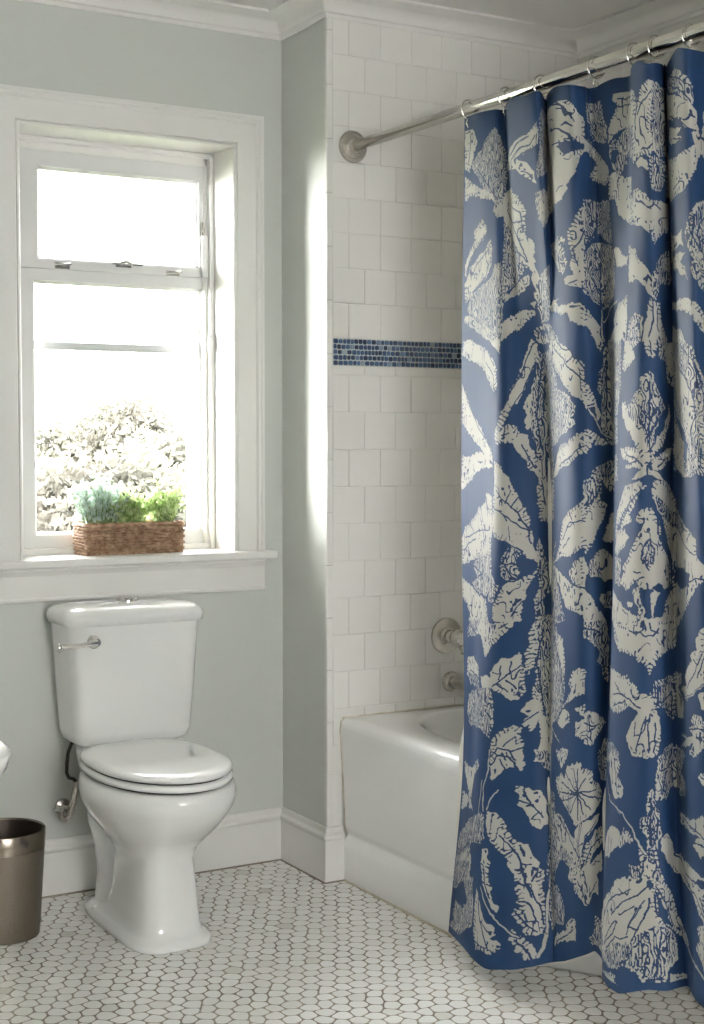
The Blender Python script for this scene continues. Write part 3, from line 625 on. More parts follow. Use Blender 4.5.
# printed pattern: closed shapes and strokes in cloth millimetres (across, down)
PRINT = """C 6,24 35,25 62,49 81,71 56,93 48,117 37,137 9,129 8,70
H 252,47 276,64 290,88 306,106 307,173 288,224 237,223 163,206 96,159 58,140 49,122 82,99 121,91 154,71 187,59
C 10,150 50,167 97,185 224,209 224,222 131,214 59,197 12,206
S0.55 35,40 36,82 28,115
S0.55 83,137 162,176 252,218
C 341,115 371,104 388,87 423,73 433,93 421,120 386,126 364,146 312,149 320,125
S0.73 350,141 377,120 415,99
S0.73 346,127 366,114 388,93
S0.73 360,147 387,126 420,123
C 317,141 364,150 383,155 398,177 406,209 383,193 369,178 362,165 314,155
H 443,58 498,9 590,81 524,162 446,196 410,195 421,163 439,125
C 403,230 518,224 514,246 401,245
C 299,202 341,204 353,225 364,244 292,224
C 597,23 627,30 639,39 657,58 685,84 680,136 642,128 633,115 619,101 601,88 517,88
C 679,147 652,184 637,215 623,247 611,270 539,248 495,243 514,137 608,170 622,170 633,161
C 588,88 612,100 627,114 635,131 623,132 613,142 625,161 610,179 538,138
S0.92 599,97 619,101 635,119 656,138
S0.73 598,128 617,133 628,150
S0.92 605,35 627,50 638,71 649,87
S0.73 615,35 632,58 617,53
S0.73 601,243 611,238 618,238
C 680,122 699,132 728,164 765,205 763,229 744,235 699,222 692,212 703,193 712,178 692,158 677,153
S1.1 680,120 709,141 756,188
H 698,21 742,28 747,76 761,109 760,140 710,129 701,112 697,90 694,42
C 786,35 830,31 930,47 941,70 940,108 931,133 833,119 797,129 769,143 772,111 797,76 811,67 788,51
S0.92 811,70 840,65 938,75
S0.73 805,50 830,51 919,53
H 770,150 812,142 843,124 931,137 928,201 847,203 823,224 790,210 774,183
C 766,221 797,218 837,233 909,240 907,294 762,275
B 784,161 822,173 794,198 778,192
B 854,184 913,195 911,225 862,208
S0.92 845,175 806,136
S0.92 854,184 923,152
C 942,94 957,69 978,33 995,42 994,69 983,105 979,143 988,174 985,195 957,213 938,214 927,217 931,140
H 986,38 1022,50 1117,65 1128,141 1039,202 1013,207 986,195 981,143 987,87
S1.1 953,77 941,120 939,152
S0.92 988,60 962,90 947,121
S0.92 955,201 971,188 988,177
C 938,222 952,220 970,218 974,239 956,236 942,237
C 922,279 945,285 957,301 962,310 921,300
H 976,205 1030,216 1034,245 1014,286 981,278 975,258
H 1160,19 1193,37 1215,53 1228,65 1238,90 1237,120 1224,114 1208,102 1159,70 1137,32
C 1131,60 1208,106 1229,113 1245,144 1246,170 1257,194 1264,197 1263,212 1240,245 1224,276 1207,310 1154,310 1033,299 1041,195 1165,222 1200,229 1220,218 1238,207 1227,188 1218,168 1205,153 1114,109
B 1188,181 1214,174 1227,172 1234,190 1238,207 1221,214 1201,204
C 1149,146 1196,167 1209,175 1188,185 1213,201 1168,190 1138,169
S0.92 1169,178 1202,197 1221,199
S0.92 1148,118 1191,146 1222,171
S0.92 1138,199 1191,224
S0.92 1157,287 1195,286 1208,294
S0.73 1162,33 1210,68 1231,80
S0.73 1160,54 1209,91 1230,109
C 224,222 300,224 292,262 250,265 223,247 244,235
C 133,266 165,281 173,299 134,313 78,329 38,363 20,400 18,367 45,334 70,312 63,291 96,276
S0.73 173,299 102,323 46,352 25,388
C 206,315 214,346 207,379 183,403 104,422 50,444 22,459 17,415 47,376 102,352 166,340
S0.92 182,344 91,368 58,394
S1.1 207,357 166,406 60,436
H 263,376 276,389 271,561 223,560 168,543 96,514 52,495 34,476 50,444 105,431 184,420 222,401 233,380
C 20,496 52,495 108,522 185,552 209,560 137,550 74,525 20,509
C 298,224 355,239 371,254 374,285 370,323 374,350 375,376 378,396 370,407 360,384 342,349 310,309 289,274
H 289,278 316,318 353,367 366,394 357,413 340,424 328,436 299,440 277,467 278,389
S1.1 303,249 347,318 371,391
S0.92 331,242 362,274 366,317
S0.92 302,287 336,340 368,392
C 376,333 384,345 384,393 392,448 387,495 380,467 376,425 372,386
C 363,422 372,427 368,440 359,454 324,461 298,461 274,472 272,488 286,456 338,435
C 377,507 374,519 350,537 323,542 294,547 272,561 267,561 271,524 296,510 335,501 362,505
C 366,488 379,479 378,500
C 396,244 507,245 514,278 443,314 408,290
H 402,419 491,398 479,472 454,529 391,527 383,481 382,434
C 521,246 599,261 576,271 514,278
C 460,500 545,496 597,510 625,512 642,518 639,565 612,552 600,529 541,515
C 460,500 510,490 574,488 525,500
H 518,357 591,347 610,358 607,384 611,415 600,440 580,424 564,401 530,383
C 666,274 661,319 648,447 646,475 607,468 604,451 623,448 618,425 626,403 619,369 623,344 638,315
S0.92 659,343 627,388 634,424
S0.92 615,465 632,459
H 374,551 391,532 477,543 545,576 551,584 373,576
B 384,544 433,551 448,563 386,556
H 665,271 762,275 764,324 773,373 758,378 697,348 688,354 653,379
H 652,395 687,369 709,367 772,384 787,422 789,469 774,498 695,524 678,511 643,487
B 690,333 695,333 696,356 688,356
S1.1 659,376 691,345 758,378
S0.92 702,267 694,340
S0.92 691,524 696,428
S0.73 691,493 669,447
S0.73 694,484 749,447
W1.65 691,521 690,564 689,596
W1.28 693,556 737,524 804,513
C 641,526 663,543 684,565 685,597 662,599 650,571 638,557
C 796,282 907,294 905,352 855,333 815,314
C 782,394 816,393 838,410 877,416 871,436 805,435
C 876,505 878,559 871,605 723,595 784,569 770,553 817,525
C 907,294 1050,308 1043,373 1023,376 994,385 981,400 971,380 950,375 938,361 905,352
S1.47 947,313 965,324 986,310 1012,324
S0.92 933,309 956,321 974,323
C 884,394 928,414 938,446 958,463 970,479 974,500 968,518 956,517 944,495 925,478 888,480
H 970,475 997,431 1037,414 1059,490 999,487 976,522 970,520
C 961,530 967,530 989,529 992,567 1007,589 1023,612 940,622 950,579
H 880,605 893,565 923,554 942,570 941,599 936,619
S0.92 967,535 968,571 956,616
S0.92 982,543 978,590
C 1066,383 1192,393 1190,414 1203,431 1183,419 1121,420 1066,455
C 1100,434 1181,434 1202,446 1179,455 1200,477 1206,497 1183,486 1156,461 1101,457
H 1258,324 1232,334 1221,362 1206,398 1214,434 1224,456 1216,476 1223,493 1247,523
S0.92 1231,356 1223,402 1240,435
S0.92 1249,339 1233,399 1251,453
C 1064,540 1168,530 1208,545 1225,548 1245,575 1243,614 1226,591 1211,576 1165,552 1061,555
C 1062,593 1158,597 1185,628 1050,621
C 9,556 55,554 110,569 185,589 234,614 246,630 246,678 229,682 199,658 156,633 112,616 56,604 26,591 9,590
S0.92 168,613 225,642 235,678
S0.73 185,589 234,621
C 197,560 263,561 259,594 233,577
C 7,662 28,679 52,714 97,748 146,781 216,819 235,850 176,838 100,806 43,777 8,751
S0.92 18,670 61,721 119,773 231,827
C 13,840 64,843 112,827 193,840 233,860 151,868 103,880 65,899 6,899
C 241,843 270,860 283,881 291,891 243,891
C 364,577 377,586 369,621 353,653 335,683 303,718 285,736 268,761 245,803 244,778 267,730 290,692 315,656 334,622 352,598
S0.73 372,580 332,638 294,684 267,726
S0.92 364,637 329,686 294,724
H 377,594 466,596 519,652 526,701 535,750 497,790 455,831 465,856 463,902 355,907 360,859 353,818 346,783 346,735 354,688 369,646
B 377,584 439,584 442,599 376,598
S0.73 384,617 372,697 361,758 371,836
S0.73 438,623 451,696 463,743 384,819
S0.73 390,649 381,733 376,899
C 332,719 342,705 355,697 347,736 349,776 337,780 327,762 338,749 329,730
H 542,699 588,712 598,737 610,751 605,764 588,765 607,788 586,792 539,805 472,822 497,790 535,755 524,713
C 470,576 531,583 592,601 609,637 633,654 629,739 603,723 574,688 532,659 482,616 444,588
S0.92 488,587 574,628 631,696
S0.92 461,624 546,675 603,728
S0.92 531,583 602,617 633,665
C 252,790 273,765 302,763 311,782 332,796 340,821 352,845 359,875 360,908 350,889 334,868 327,846 306,826 294,804 269,797 250,810
S0.92 268,785 290,781
S1.1 319,812 334,844 350,878
C 625,818 607,810 584,819 537,828 505,847 480,869 463,902 520,880 573,875 594,865 624,853
S1.1 624,840 581,857 521,873
C 662,599 694,596 679,626 668,611
H 710,596 840,603 841,717 812,768 669,777 678,728 662,717 673,694 669,675 684,654 692,620
H 669,778 812,775 816,832 691,838 682,823 672,804
C 630,684 644,716 656,745 669,773 657,785 634,762 627,743
W2.2 637,755 667,813 782,865
C 625,806 635,801 655,820 687,836 665,844 642,835 630,848 623,859
H 643,897 674,883 811,855 823,916 628,919
S0.73 695,628 686,764
S0.73 764,615 708,770
C 871,605 932,618 906,632 920,652 892,663 858,672 860,642
C 944,623 974,614 973,636 962,657 950,655
C 982,612 1070,624 1067,726 1016,703 1011,665 980,647
S0.92 957,623 958,653
H 954,692 965,697 970,725 980,741 1003,763 978,778 965,814 961,846 950,864 939,847 918,824 906,791 876,759 906,746 919,731 934,728 934,705
S0.92 954,715 951,850
S0.92 951,835 925,784
S0.92 952,835 978,776
S0.92 951,801 930,761
S0.92 952,800 971,762
C 854,744 875,741 884,764 919,798 939,832 950,864 951,894 939,884 918,839 884,801 861,774
C 1021,752 1010,779 973,825 956,863 956,893 964,867 989,832 1023,790
C 850,846 894,842 924,859 939,887 946,905 936,904 913,889 878,888 894,874 867,864
S0.92 877,853 918,872 937,897
S0.73 885,876 924,881
C 956,908 964,878 988,859 1029,851 1012,879 971,901
S0.73 997,870 968,895
C 939,905 956,908 971,909 986,922 900,917 924,907
S1.1 946,898 948,932
H 1070,624 1185,631 1217,652 1226,682 1232,706 1239,713 1231,908 1199,918 1105,912 1032,900 1075,887 1168,859 1172,822 1120,798 1041,776
B 1088,810 1168,859 1165,887 1111,867
C 1081,645 1155,680 1199,734 1209,777 1206,820 1169,844 1151,812 1125,767 1066,729
S1.1 1066,646 1166,697 1211,751 1215,793 1189,833
S0.92 1152,630 1215,677 1232,721
C 1041,776 1095,809 1147,841 1140,907 1035,909 1033,840
C 6,899 55,899 20,920 6,924
C 191,920 231,931 237,1007 237,1066 170,1075 63,1093 3,1114 3,1043 29,1016 64,1002 107,984 131,963 177,952
S0.92 28,1041 122,1020 220,1009
S0.92 16,1072 53,1053 109,1038
S0.73 147,962 162,990
S0.73 184,935 208,970
S0.73 64,1007 88,1021
C 243,891 291,891 300,916 315,938 327,966 333,988 340,1021 346,1061 355,1091 355,1106 334,1076 321,1054 296,1037 279,1026 252,1020 237,1002
S1.1 254,913 281,939 312,970 333,1011 338,1049
S0.92 267,960 294,981 316,1001 337,1020
S0.73 281,944 295,915
S0.73 296,955 311,934
S0.73 312,970 322,960
S0.73 247,958 273,959
S0.73 286,984 277,967
C 355,907 468,902 466,962 460,996 359,1004 356,956
S0.92 367,917 374,964
S0.92 384,910 379,941 449,955
H 355,1043 372,1081 381,1104 460,1077 484,1036 460,1093 483,1121 508,1160 528,1207 536,1223 347,1232 349,1185 359,1148 351,1121
B 364,1005 382,1000 448,1022 381,1073 375,1100 368,1077 359,1040
B 365,1188 382,1168 465,1185 448,1215 373,1220
C 621,960 619,1069 567,1077 532,1077 465,1093 510,1059 521,1029 536,1000 554,984 587,976
S0.92 620,1012 571,1003 533,1041
S0.73 572,980 580,1000
S0.73 532,1061 569,1038
C 465,1096 530,1122 564,1139 618,1157 617,1222 578,1203 555,1200 536,1188 517,1152
B 496,1093 540,1079 582,1094 595,1108 574,1115 546,1128 518,1114
C 565,1112 595,1093 618,1092 618,1157 586,1141 565,1122
S0.73 576,1077 619,1073
S0.73 573,1139 618,1162
B 0,1109 41,1100 92,1103 92,1129 144,1126 79,1150 25,1141 2,1135
H 92,1097 170,1078 237,1070 249,1136 214,1165 131,1163 79,1147 128,1127 92,1112
C 2,1139 63,1155 131,1171 215,1174 236,1219 52,1239 63,1222 24,1192 3,1188
S0.92 63,1101 162,1116
S0.92 79,1141 176,1118
B 247,1020 279,1030 277,1061 279,1101 281,1141 264,1182 248,1169 258,1111 242,1062
S1.28 278,1081 305,1086 338,1097
H 278,1078 285,1055 299,1042 317,1058 328,1073 311,1084 322,1102 313,1127 295,1123 279,1109
B 311,1080 324,1068 338,1085 334,1103 326,1115 316,1097
S0.92 281,1079 299,1046
S0.92 286,1086 310,1126
C 281,1141 295,1128 313,1132 335,1123 348,1121 335,1155 327,1183 322,1222 261,1215 259,1190
S1.1 306,1209 315,1191 324,1179
H 247,1113 269,1133 257,1175 230,1172 234,1131
H 621,919 657,923 661,955 619,993
C 619,993 656,959 661,975 680,981 665,1014 650,1031 641,1052 634,1070 617,1084
C 666,923 787,916 697,944 677,939
S1.1 619,984 642,962 661,936
C 694,997 791,1016 693,1067 665,1061 676,1033 687,1017
C 648,1085 665,1081 693,1095 781,1145 666,1155 656,1145 657,1119 633,1117
H 633,1101 650,1101 650,1141 629,1135
C 617,1088 629,1120 617,1150
C 616,1164 633,1185 651,1218 681,1244 616,1234
H 667,1185 693,1177 694,1216 675,1213 657,1198
C 878,924 913,927 928,924 936,935 913,949 885,966 860,988 826,1024 804,1053 823,990 860,948
C 932,937 943,943 932,952 905,977 894,994 905,1006 869,1014 852,1026 868,988 905,955
S0.73 932,947 900,964 868,996
C 963,927 995,923 1027,954 1047,998 1112,1011 1164,1030 1200,1051 1200,1089 1220,1100 1225,1116 1225,1134 1187,1163 1151,1192 1094,1232 1010,1233 986,1215 995,1186 1026,1166 1026,1099 1008,1075 993,1036 971,991 955,953
H 956,949 971,959 1009,985 1046,1002 1112,1015 1143,1032 1089,1052 1026,1030 993,1017 971,991
B 1030,1129 1126,1115 1170,1123 1160,1148 1078,1168 1032,1152
S1.28 1161,1142 1225,1131
S1.1 1026,1023 1129,1059 1189,1085
S0.92 1046,1005 1156,1032
S0.92 1032,1106 1026,1137
C 945,994 955,991 963,1009 971,1029 970,1052 985,1081 1009,1105 1019,1152 986,1162 971,1149 955,1168 939,1164 917,1143 885,1151 855,1139 870,1106 893,1079 912,1056 931,1036 939,1020 917,1010 931,991
S1.65 939,1017 931,1033 905,1046 885,1069 862,1093 855,1123
S1.65 967,1008 970,1044 994,1073 1009,1105 1009,1151
H 949,1058 959,1078 960,1103 952,1128 939,1109 931,1084 939,1069
S1.28 949,1058 936,1075 933,1096 950,1128
S1.28 950,1061 960,1084 957,1112
S0.92 912,1116 931,1127
S0.92 912,1138 939,1138
C 826,1028 878,1021 893,1037 869,1061 829,1081 807,1075
H 808,1085 854,1086 855,1144 814,1142
C 784,1160 834,1173 864,1185 894,1200 927,1220 955,1235 772,1229
C 905,1162 927,1153 931,1180 939,1209 935,1230 923,1203
C 949,1191 959,1166 971,1171 963,1195 955,1235 952,1213
C 886,1179 905,1182 905,1193 886,1190
C 986,1215 1074,1236 955,1235
S0.92 945,1153 949,1187 945,1220
H 63,1239 193,1225 141,1264 43,1277 39,1264
C 193,1225 313,1219 299,1240 281,1252 265,1270 246,1293 229,1308 213,1283 185,1263 120,1263
S0.92 63,1250 120,1266
S0.92 280,1232 299,1224
C 39,1330 101,1322 169,1342 186,1384 137,1383 40,1371
H 45,1362 181,1360 186,1384 71,1388
C 204,1356 270,1343 266,1372 223,1385
S0.73 68,1357 183,1368
C 266,1372 262,1339 273,1317 288,1302 306,1308 324,1298 329,1328 335,1342 331,1355 335,1389 327,1401 313,1404 292,1385 276,1370
S1.1 269,1368 294,1350 314,1338 329,1329
S0.73 286,1352 289,1321
S0.73 308,1344 310,1313
S0.73 283,1364 305,1384
S0.73 301,1355 321,1379
H 187,1387 266,1372 275,1419 277,1458 269,1484 226,1477 83,1485 46,1460 58,1415
C 278,1490 302,1469 318,1461 334,1479 329,1496 335,1518 329,1547 269,1539
S1.1 275,1529 289,1511 313,1518 324,1545
S0.92 299,1508 321,1489
S0.92 316,1523 334,1522
S0.92 290,1530 300,1525 307,1542
C 349,1233 341,1253 341,1281 333,1305 339,1352 348,1339 358,1294
H 352,1234 482,1223 493,1261 526,1300 533,1338 532,1384 523,1414 478,1449 387,1482 371,1479 359,1455 364,1432 352,1391 355,1352 348,1331 361,1283
C 482,1246 526,1264 534,1307 533,1349 514,1319 493,1284
S0.73 370,1253 354,1333 364,1393 378,1454
S0.73 448,1243 505,1310 524,1384
S0.73 384,1310 450,1383 387,1466
C 346,1385 364,1417 370,1440 361,1464 347,1488 341,1473 328,1465 341,1450 330,1438 340,1419 350,1415
S0.73 328,1465 347,1453 361,1447
C 617,1341 617,1399 559,1403 511,1430 478,1457 523,1419 569,1384 559,1364 577,1335
S0.92 617,1405 540,1411 488,1444
C 523,1422 559,1430 559,1454 509,1465 488,1456
C 361,1456 450,1445 450,1500 379,1555 354,1556 366,1517
C 450,1476 508,1499 477,1491
C 486,1525 520,1509 549,1514 537,1538 497,1540
C 354,1535 366,1529 372,1557
C 617,1424 583,1424 618,1448
C 618,1456 584,1456 592,1487 618,1503
H 616,1234 681,1244 692,1302 691,1380 682,1377 667,1350 651,1335 660,1315 634,1286 616,1272
S0.92 616,1250 651,1264 684,1307
C 803,1226 1074,1236 1049,1260 1033,1291 1004,1300 971,1304 960,1323 952,1353 947,1331 931,1318 917,1298 881,1288 848,1284 818,1265
S1.28 894,1241 931,1257 942,1270 955,1268 971,1249
S1.1 938,1231 942,1255
S1.1 952,1239 952,1257 968,1258
S0.92 917,1258 936,1252
S0.92 1049,1249 1027,1280
S0.92 822,1246 847,1269
C 698,1343 822,1333 849,1337 888,1337 901,1357 924,1370 928,1390 939,1390 945,1400 950,1390 956,1400 960,1424 946,1433 936,1447 924,1418 897,1404 862,1416 818,1426 775,1419
S1.1 841,1370 896,1389 932,1420
S0.73 815,1386 874,1377
S0.73 817,1412 883,1391
S0.73 827,1359 850,1369
S0.73 901,1372 918,1398
H 961,1374 975,1360 1012,1352 1033,1358 1040,1384 1033,1414 1039,1444 1028,1450 988,1423 968,1416 960,1429
C 1034,1351 1086,1348 1086,1366 1049,1385 1084,1392 1106,1408 1103,1442 1052,1448 1040,1415
S0.92 963,1413 1028,1391
S0.92 968,1416 1022,1435
C 939,1430 968,1430 972,1459 975,1488 968,1522 953,1531 933,1519 909,1517 899,1492 885,1468 903,1449 919,1431
S0.73 953,1441 946,1469 950,1521
S0.73 943,1443 932,1468 920,1512
S0.73 963,1454 960,1520
S0.73 919,1446 915,1474
C 1223,1231 1206,1249 1194,1267 1200,1284 1166,1290 1176,1307 1147,1327 1127,1348 1145,1360 1085,1380 1144,1389 1192,1370 1221,1354
S1.1 1216,1288 1193,1327 1145,1366
S0.92 1222,1297 1199,1342
W1.65 1124,1393 1183,1375 1221,1351
C 1221,1364 1204,1376 1210,1395 1221,1406
C 1220,1424 1181,1416 1173,1436 1203,1439 1152,1449 1180,1463 1080,1480 1138,1476 1079,1505 1179,1477 1159,1501 1195,1499 1219,1476
S0.92 1152,1452 1220,1442
C 616,1444 635,1441 656,1461 692,1472 673,1493 644,1514 617,1513
S0.92 616,1464 651,1482
S0.92 629,1450 635,1506
S0.73 626,1485 665,1479
H 663,1551 689,1511 808,1495 854,1509 855,1524 663,1564
H 987,1511 1012,1504 1065,1512 1114,1514 1098,1530 981,1532
C 273,1540 291,1516 333,1526 337,1552 333,1572 322,1568 316,1558 299,1564 288,1578 279,1584 274,1557
S0.99 276,1548 291,1528 316,1537 325,1565
S0.79 295,1537 307,1566
S0.79 309,1531 322,1551
C 21,1580 133,1586 210,1550 222,1565 168,1594 148,1627 136,1655 165,1681 115,1675 103,1641 43,1604
C 14,1652 108,1654 90,1679 18,1696
W1.99 247,1589 239,1633 229,1678 222,1727
W1.19 272,1515 270,1558 255,1605 256,1659
W0.6 295,1606 278,1624 268,1650
H 128,1708 257,1663 261,1716 247,1732 184,1749 68,1806 5,1867 9,1826 18,1755
C 64,1797 161,1768 178,1794 169,1839 27,1869 37,1837
C 256,1742 274,1739 274,1780 276,1805 259,1811
S0.99 22,1805 146,1758
S0.99 172,1768 79,1829
C 265,1658 285,1653 294,1662 305,1676 311,1698 324,1720 332,1731 343,1739 350,1761 360,1779 373,1804 373,1821 333,1812 325,1796 312,1779 312,1763 306,1749 292,1736 277,1714 269,1684
S1.39 299,1708 312,1727 327,1753 336,1788 341,1814
S0.79 318,1727 318,1718
S0.79 324,1744 309,1754
S0.79 332,1744 338,1762
S0.79 333,1775 350,1785
S0.79 338,1757 332,1739
C 325,1606 336,1610 348,1619 368,1626 381,1645 383,1697 368,1711 349,1697 345,1679 337,1660 326,1644 329,1628
S0.99 336,1619 349,1656 373,1683
S0.79 331,1638 351,1660
S0.79 349,1685 363,1670
H 354,1533 430,1525 430,1572 377,1570 359,1550
W2.78 430,1567 394,1633 403,1715 386,1821
H 384,1614 459,1619 470,1697 502,1752 448,1816 380,1815 389,1737
C 476,1520 549,1516 531,1541 509,1553 485,1536
C 477,1583 509,1566 529,1578 542,1553 574,1545 591,1561 607,1547 607,1690 581,1681 549,1653 506,1626 477,1604
S0.99 599,1617 530,1562
S0.99 599,1617 508,1587
S0.99 599,1617 495,1609
S0.99 599,1617 506,1633
S0.99 599,1617 561,1659
S0.99 599,1617 599,1680
S0.99 599,1622 582,1559
C 458,1661 505,1663 548,1696 591,1725 607,1759 607,1785 572,1769 524,1751 479,1707
S0.79 481,1666 547,1704 606,1767
H 469,1718 524,1734 572,1761 599,1778 546,1777 502,1765 468,1756
C 559,1777 607,1785 607,1821 546,1807
W2.38 607,1690 599,1739 606,1784
C 584,1555 596,1545 605,1565 620,1568 638,1582 641,1604 680,1629 674,1658 649,1675 621,1682 599,1688 584,1686
S0.99 597,1616 598,1563
S0.99 597,1616 620,1588
S0.99 597,1616 654,1627
S0.99 597,1616 663,1650
S0.99 597,1616 636,1665
S0.99 597,1616 599,1680
S0.99 597,1616 615,1671
C 599,1692 642,1688 675,1685 649,1712 621,1724 616,1761 612,1777 599,1757 584,1707
C 616,1778 627,1738 650,1722 683,1715 690,1747 644,1770 628,1797 646,1832 583,1816 583,1788 606,1779
S0.79 655,1698 621,1720 612,1768
S0.99 684,1737 637,1754 622,1788
C 622,1796 658,1781 686,1765 688,1809 646,1831
H 661,1549 701,1536 699,1603 677,1607 666,1579
C 786,1524 846,1516 865,1533 847,1556 880,1573 876,1593 838,1613 812,1591 790,1555
S0.99 827,1532 841,1557 849,1595
W0.99 769,1579 787,1608 814,1622 868,1634
W2.18 797,1618 877,1632 911,1667 931,1707 945,1730
C 760,1736 787,1692 826,1669 858,1671 870,1680 886,1665 907,1682 917,1695 871,1699 824,1727 767,1755
H 950,1601 959,1599 961,1633 973,1641 970,1667 975,1683 965,1713 965,1745 976,1773 981,1783 924,1778 908,1758 908,1743 928,1754 939,1744 931,1718 945,1734 948,1700 935,1673 933,1649 945,1650 943,1626
S0.99 953,1616 953,1708
S0.79 948,1670 955,1715
S0.79 968,1667 958,1714
C 859,1771 895,1764 902,1774 864,1775
C 974,1694 993,1685 1018,1707 1023,1734 1074,1742 1155,1738 1200,1745 1209,1747 1087,1781 1028,1772 990,1745 974,1720
S0.99 1023,1734 1091,1764 1153,1762
C 907,1503 955,1514 948,1530 934,1517 914,1516
S0.79 938,1511 938,1521
H 971,1524 999,1513 1079,1513 1097,1532 1063,1561 1104,1574 1112,1599 1064,1610 1045,1593 1014,1594 996,1615 966,1614 963,1560
S0.99 1030,1541 976,1555
S0.99 1034,1552 1074,1593
S0.99 1025,1556 1029,1591
S0.99 997,1560 976,1602
C 1153,1496 1199,1489 1183,1505 1152,1504
C 1195,1548 1218,1533 1218,1560
C 1061,1646 1108,1646 1164,1638 1208,1622 1216,1624 1212,1701 1196,1703 1160,1688 1206,1667 1153,1665 1066,1667
S0.99 1087,1651 1174,1655 1214,1664
S0.79 1160,1685 1213,1679
H 12,1822 163,1796 165,1838 119,1852 58,1872 15,1889 7,1860
S0.99 145,1808 80,1864 23,1897
H 55,1922 116,1913 169,1897 204,1902 208,1929 152,1961 81,1993 5,2000 3,1979 48,1959 27,1946
C 41,1912 89,1919 43,1947
H 119,1852 203,1823 217,1919 171,1905 150,1876
C 255,1769 275,1762 277,1794 283,1822 287,1850 298,1868 294,1877 284,1863 272,1840 261,1816
S0.99 263,1779 269,1817 280,1847
W1.59 254,1828 268,1858 292,1891 315,1920 333,1934
C 229,1836 251,1861 263,1889 281,1903 290,1911 290,1927 281,1935 297,1943 299,1955 289,1963 282,1951 282,1967 265,1965 235,1970 225,1933 227,1882
S0.79 243,1856 253,1901 278,1955
S0.79 257,1904 284,1923
C 314,1765 331,1769 353,1776 365,1793 370,1833 377,1874 379,1913 374,1932 363,1934 350,1928 344,1930 332,1904 324,1886 324,1874 332,1879 334,1865 328,1859 332,1845 329,1828 331,1816 324,1807 325,1787 312,1781
S1.39 331,1769 339,1811 355,1850 370,1881 374,1916
S0.99 325,1787 342,1801
S0.99 331,1816 343,1828 352,1854
S0.99 332,1856 346,1865 355,1886 359,1910
S0.99 326,1878 344,1910 363,1930
S0.99 362,1793 351,1819
S0.99 344,1903 340,1886
C 321,1916 338,1936 360,1964 360,1991 351,1993 339,1979 342,1969 327,1956 318,1931
S0.79 324,1936 342,1960 354,1983
W4.37 379,1933 374,1964 360,1995
W2.78 394,1776 384,1858 380,1933
H 396,1817 478,1832 513,1865 519,1889 513,1915 460,1913 396,1927 384,1898
S0.79 385,1837 502,1908
C 458,1938 526,1929 539,1909 574,1902 588,1913 587,1957 512,1950 427,1963
S0.79 456,1955 574,1932
C 540,1767 588,1769 588,1826 549,1809 562,1788
C 583,1792 654,1812 671,1833 673,1868 647,1865 624,1885 613,1868 583,1835
S0.99 617,1800 629,1853
S0.99 599,1821 623,1865
S0.99 662,1840 635,1865
C 854,1776 874,1768 883,1777 908,1766 928,1781 948,1771 958,1779 961,1808 963,1852 984,1873 1012,1884 1022,1915 1024,1944 992,1953 975,1981 955,1990 939,1996 932,1966 911,1955 889,1939 849,1959 792,1956 694,1960 686,1925 691,1889 805,1820 831,1806
H 790,1942 859,1899 911,1900 947,1875 967,1869 1011,1892 1021,1936 981,1956 971,1981 946,1997 932,1966 900,1943 848,1955
B 946,1783 952,1780 956,1797 951,1808 946,1802
S1.59 951,1794 928,1808 884,1815 837,1853
S1.59 909,1792 861,1805 821,1827 777,1869
S1.39 944,1823 924,1840 904,1869 929,1878
S1.39 958,1811 964,1848 984,1873 1020,1896
S1.39 905,1889 859,1892 808,1929
S1.19 952,1820 941,1859 911,1900
S1.19 786,1924 849,1865 865,1860 851,1884 787,1928
S0.99 872,1844 919,1828
S1.39 936,1835 910,1863 899,1884
S1.19 924,1913 944,1889 950,1908
S1.19 971,1884 966,1928 955,1983
S1.19 905,1904 906,1932 878,1939
S1.19 925,1925 929,1950
S1.19 854,1916 862,1936
S1.19 947,1927 940,1969
S1.19 983,1895 982,1931
C 958,1786 976,1785 1002,1807 1024,1843 1035,1881 1096,1906 1067,1921 1027,1894 998,1865 975,1828
S0.99 961,1796 986,1837 1012,1877
W3.97 1029,1865 1056,1912 1145,1928 1191,1943
C 1021,1768 1092,1760 1153,1765 1206,1768 1206,1779 1192,1931 1176,1906 1160,1893 1179,1872 1169,1854 1199,1838 1193,1826 1169,1808 1149,1791 1065,1788
S0.99 1068,1773 1171,1789 1201,1823
S0.79 1188,1788 1202,1812
H 660,1916 681,1927 780,2000 694,2000 657,1997 639,1966 659,1954
C 775,1980 850,1970 869,1968 860,1982 901,1988 900,1998 859,2000 806,2000
C 991,1964 1022,1976 1054,1975 1051,1990 1115,1987 1098,1999 1020,1997 990,1983
C 582,1918 587,1954 582,1957"""
CLEN_MM = CLEN*1000
def vnoise(u, v, s, seed):
    """smooth value noise, feature size s mm"""
    r = np.random.default_rng(seed); T = r.random((256, 256)); x = u/s; y = v/s
    xi = np.floor(x).astype(int); yi = np.floor(y).astype(int); fx = x-xi; fy = y-yi; fx = fx*fx*(3-2*fx); fy = fy*fy*(3-2*fy)
    g = lambda a, b: T[b % 256, a % 256]
    return (g(xi,yi)*(1-fx)+g(xi+1,yi)*fx)*(1-fy)+(g(xi,yi+1)*(1-fx)+g(xi+1,yi+1)*fx)*fy
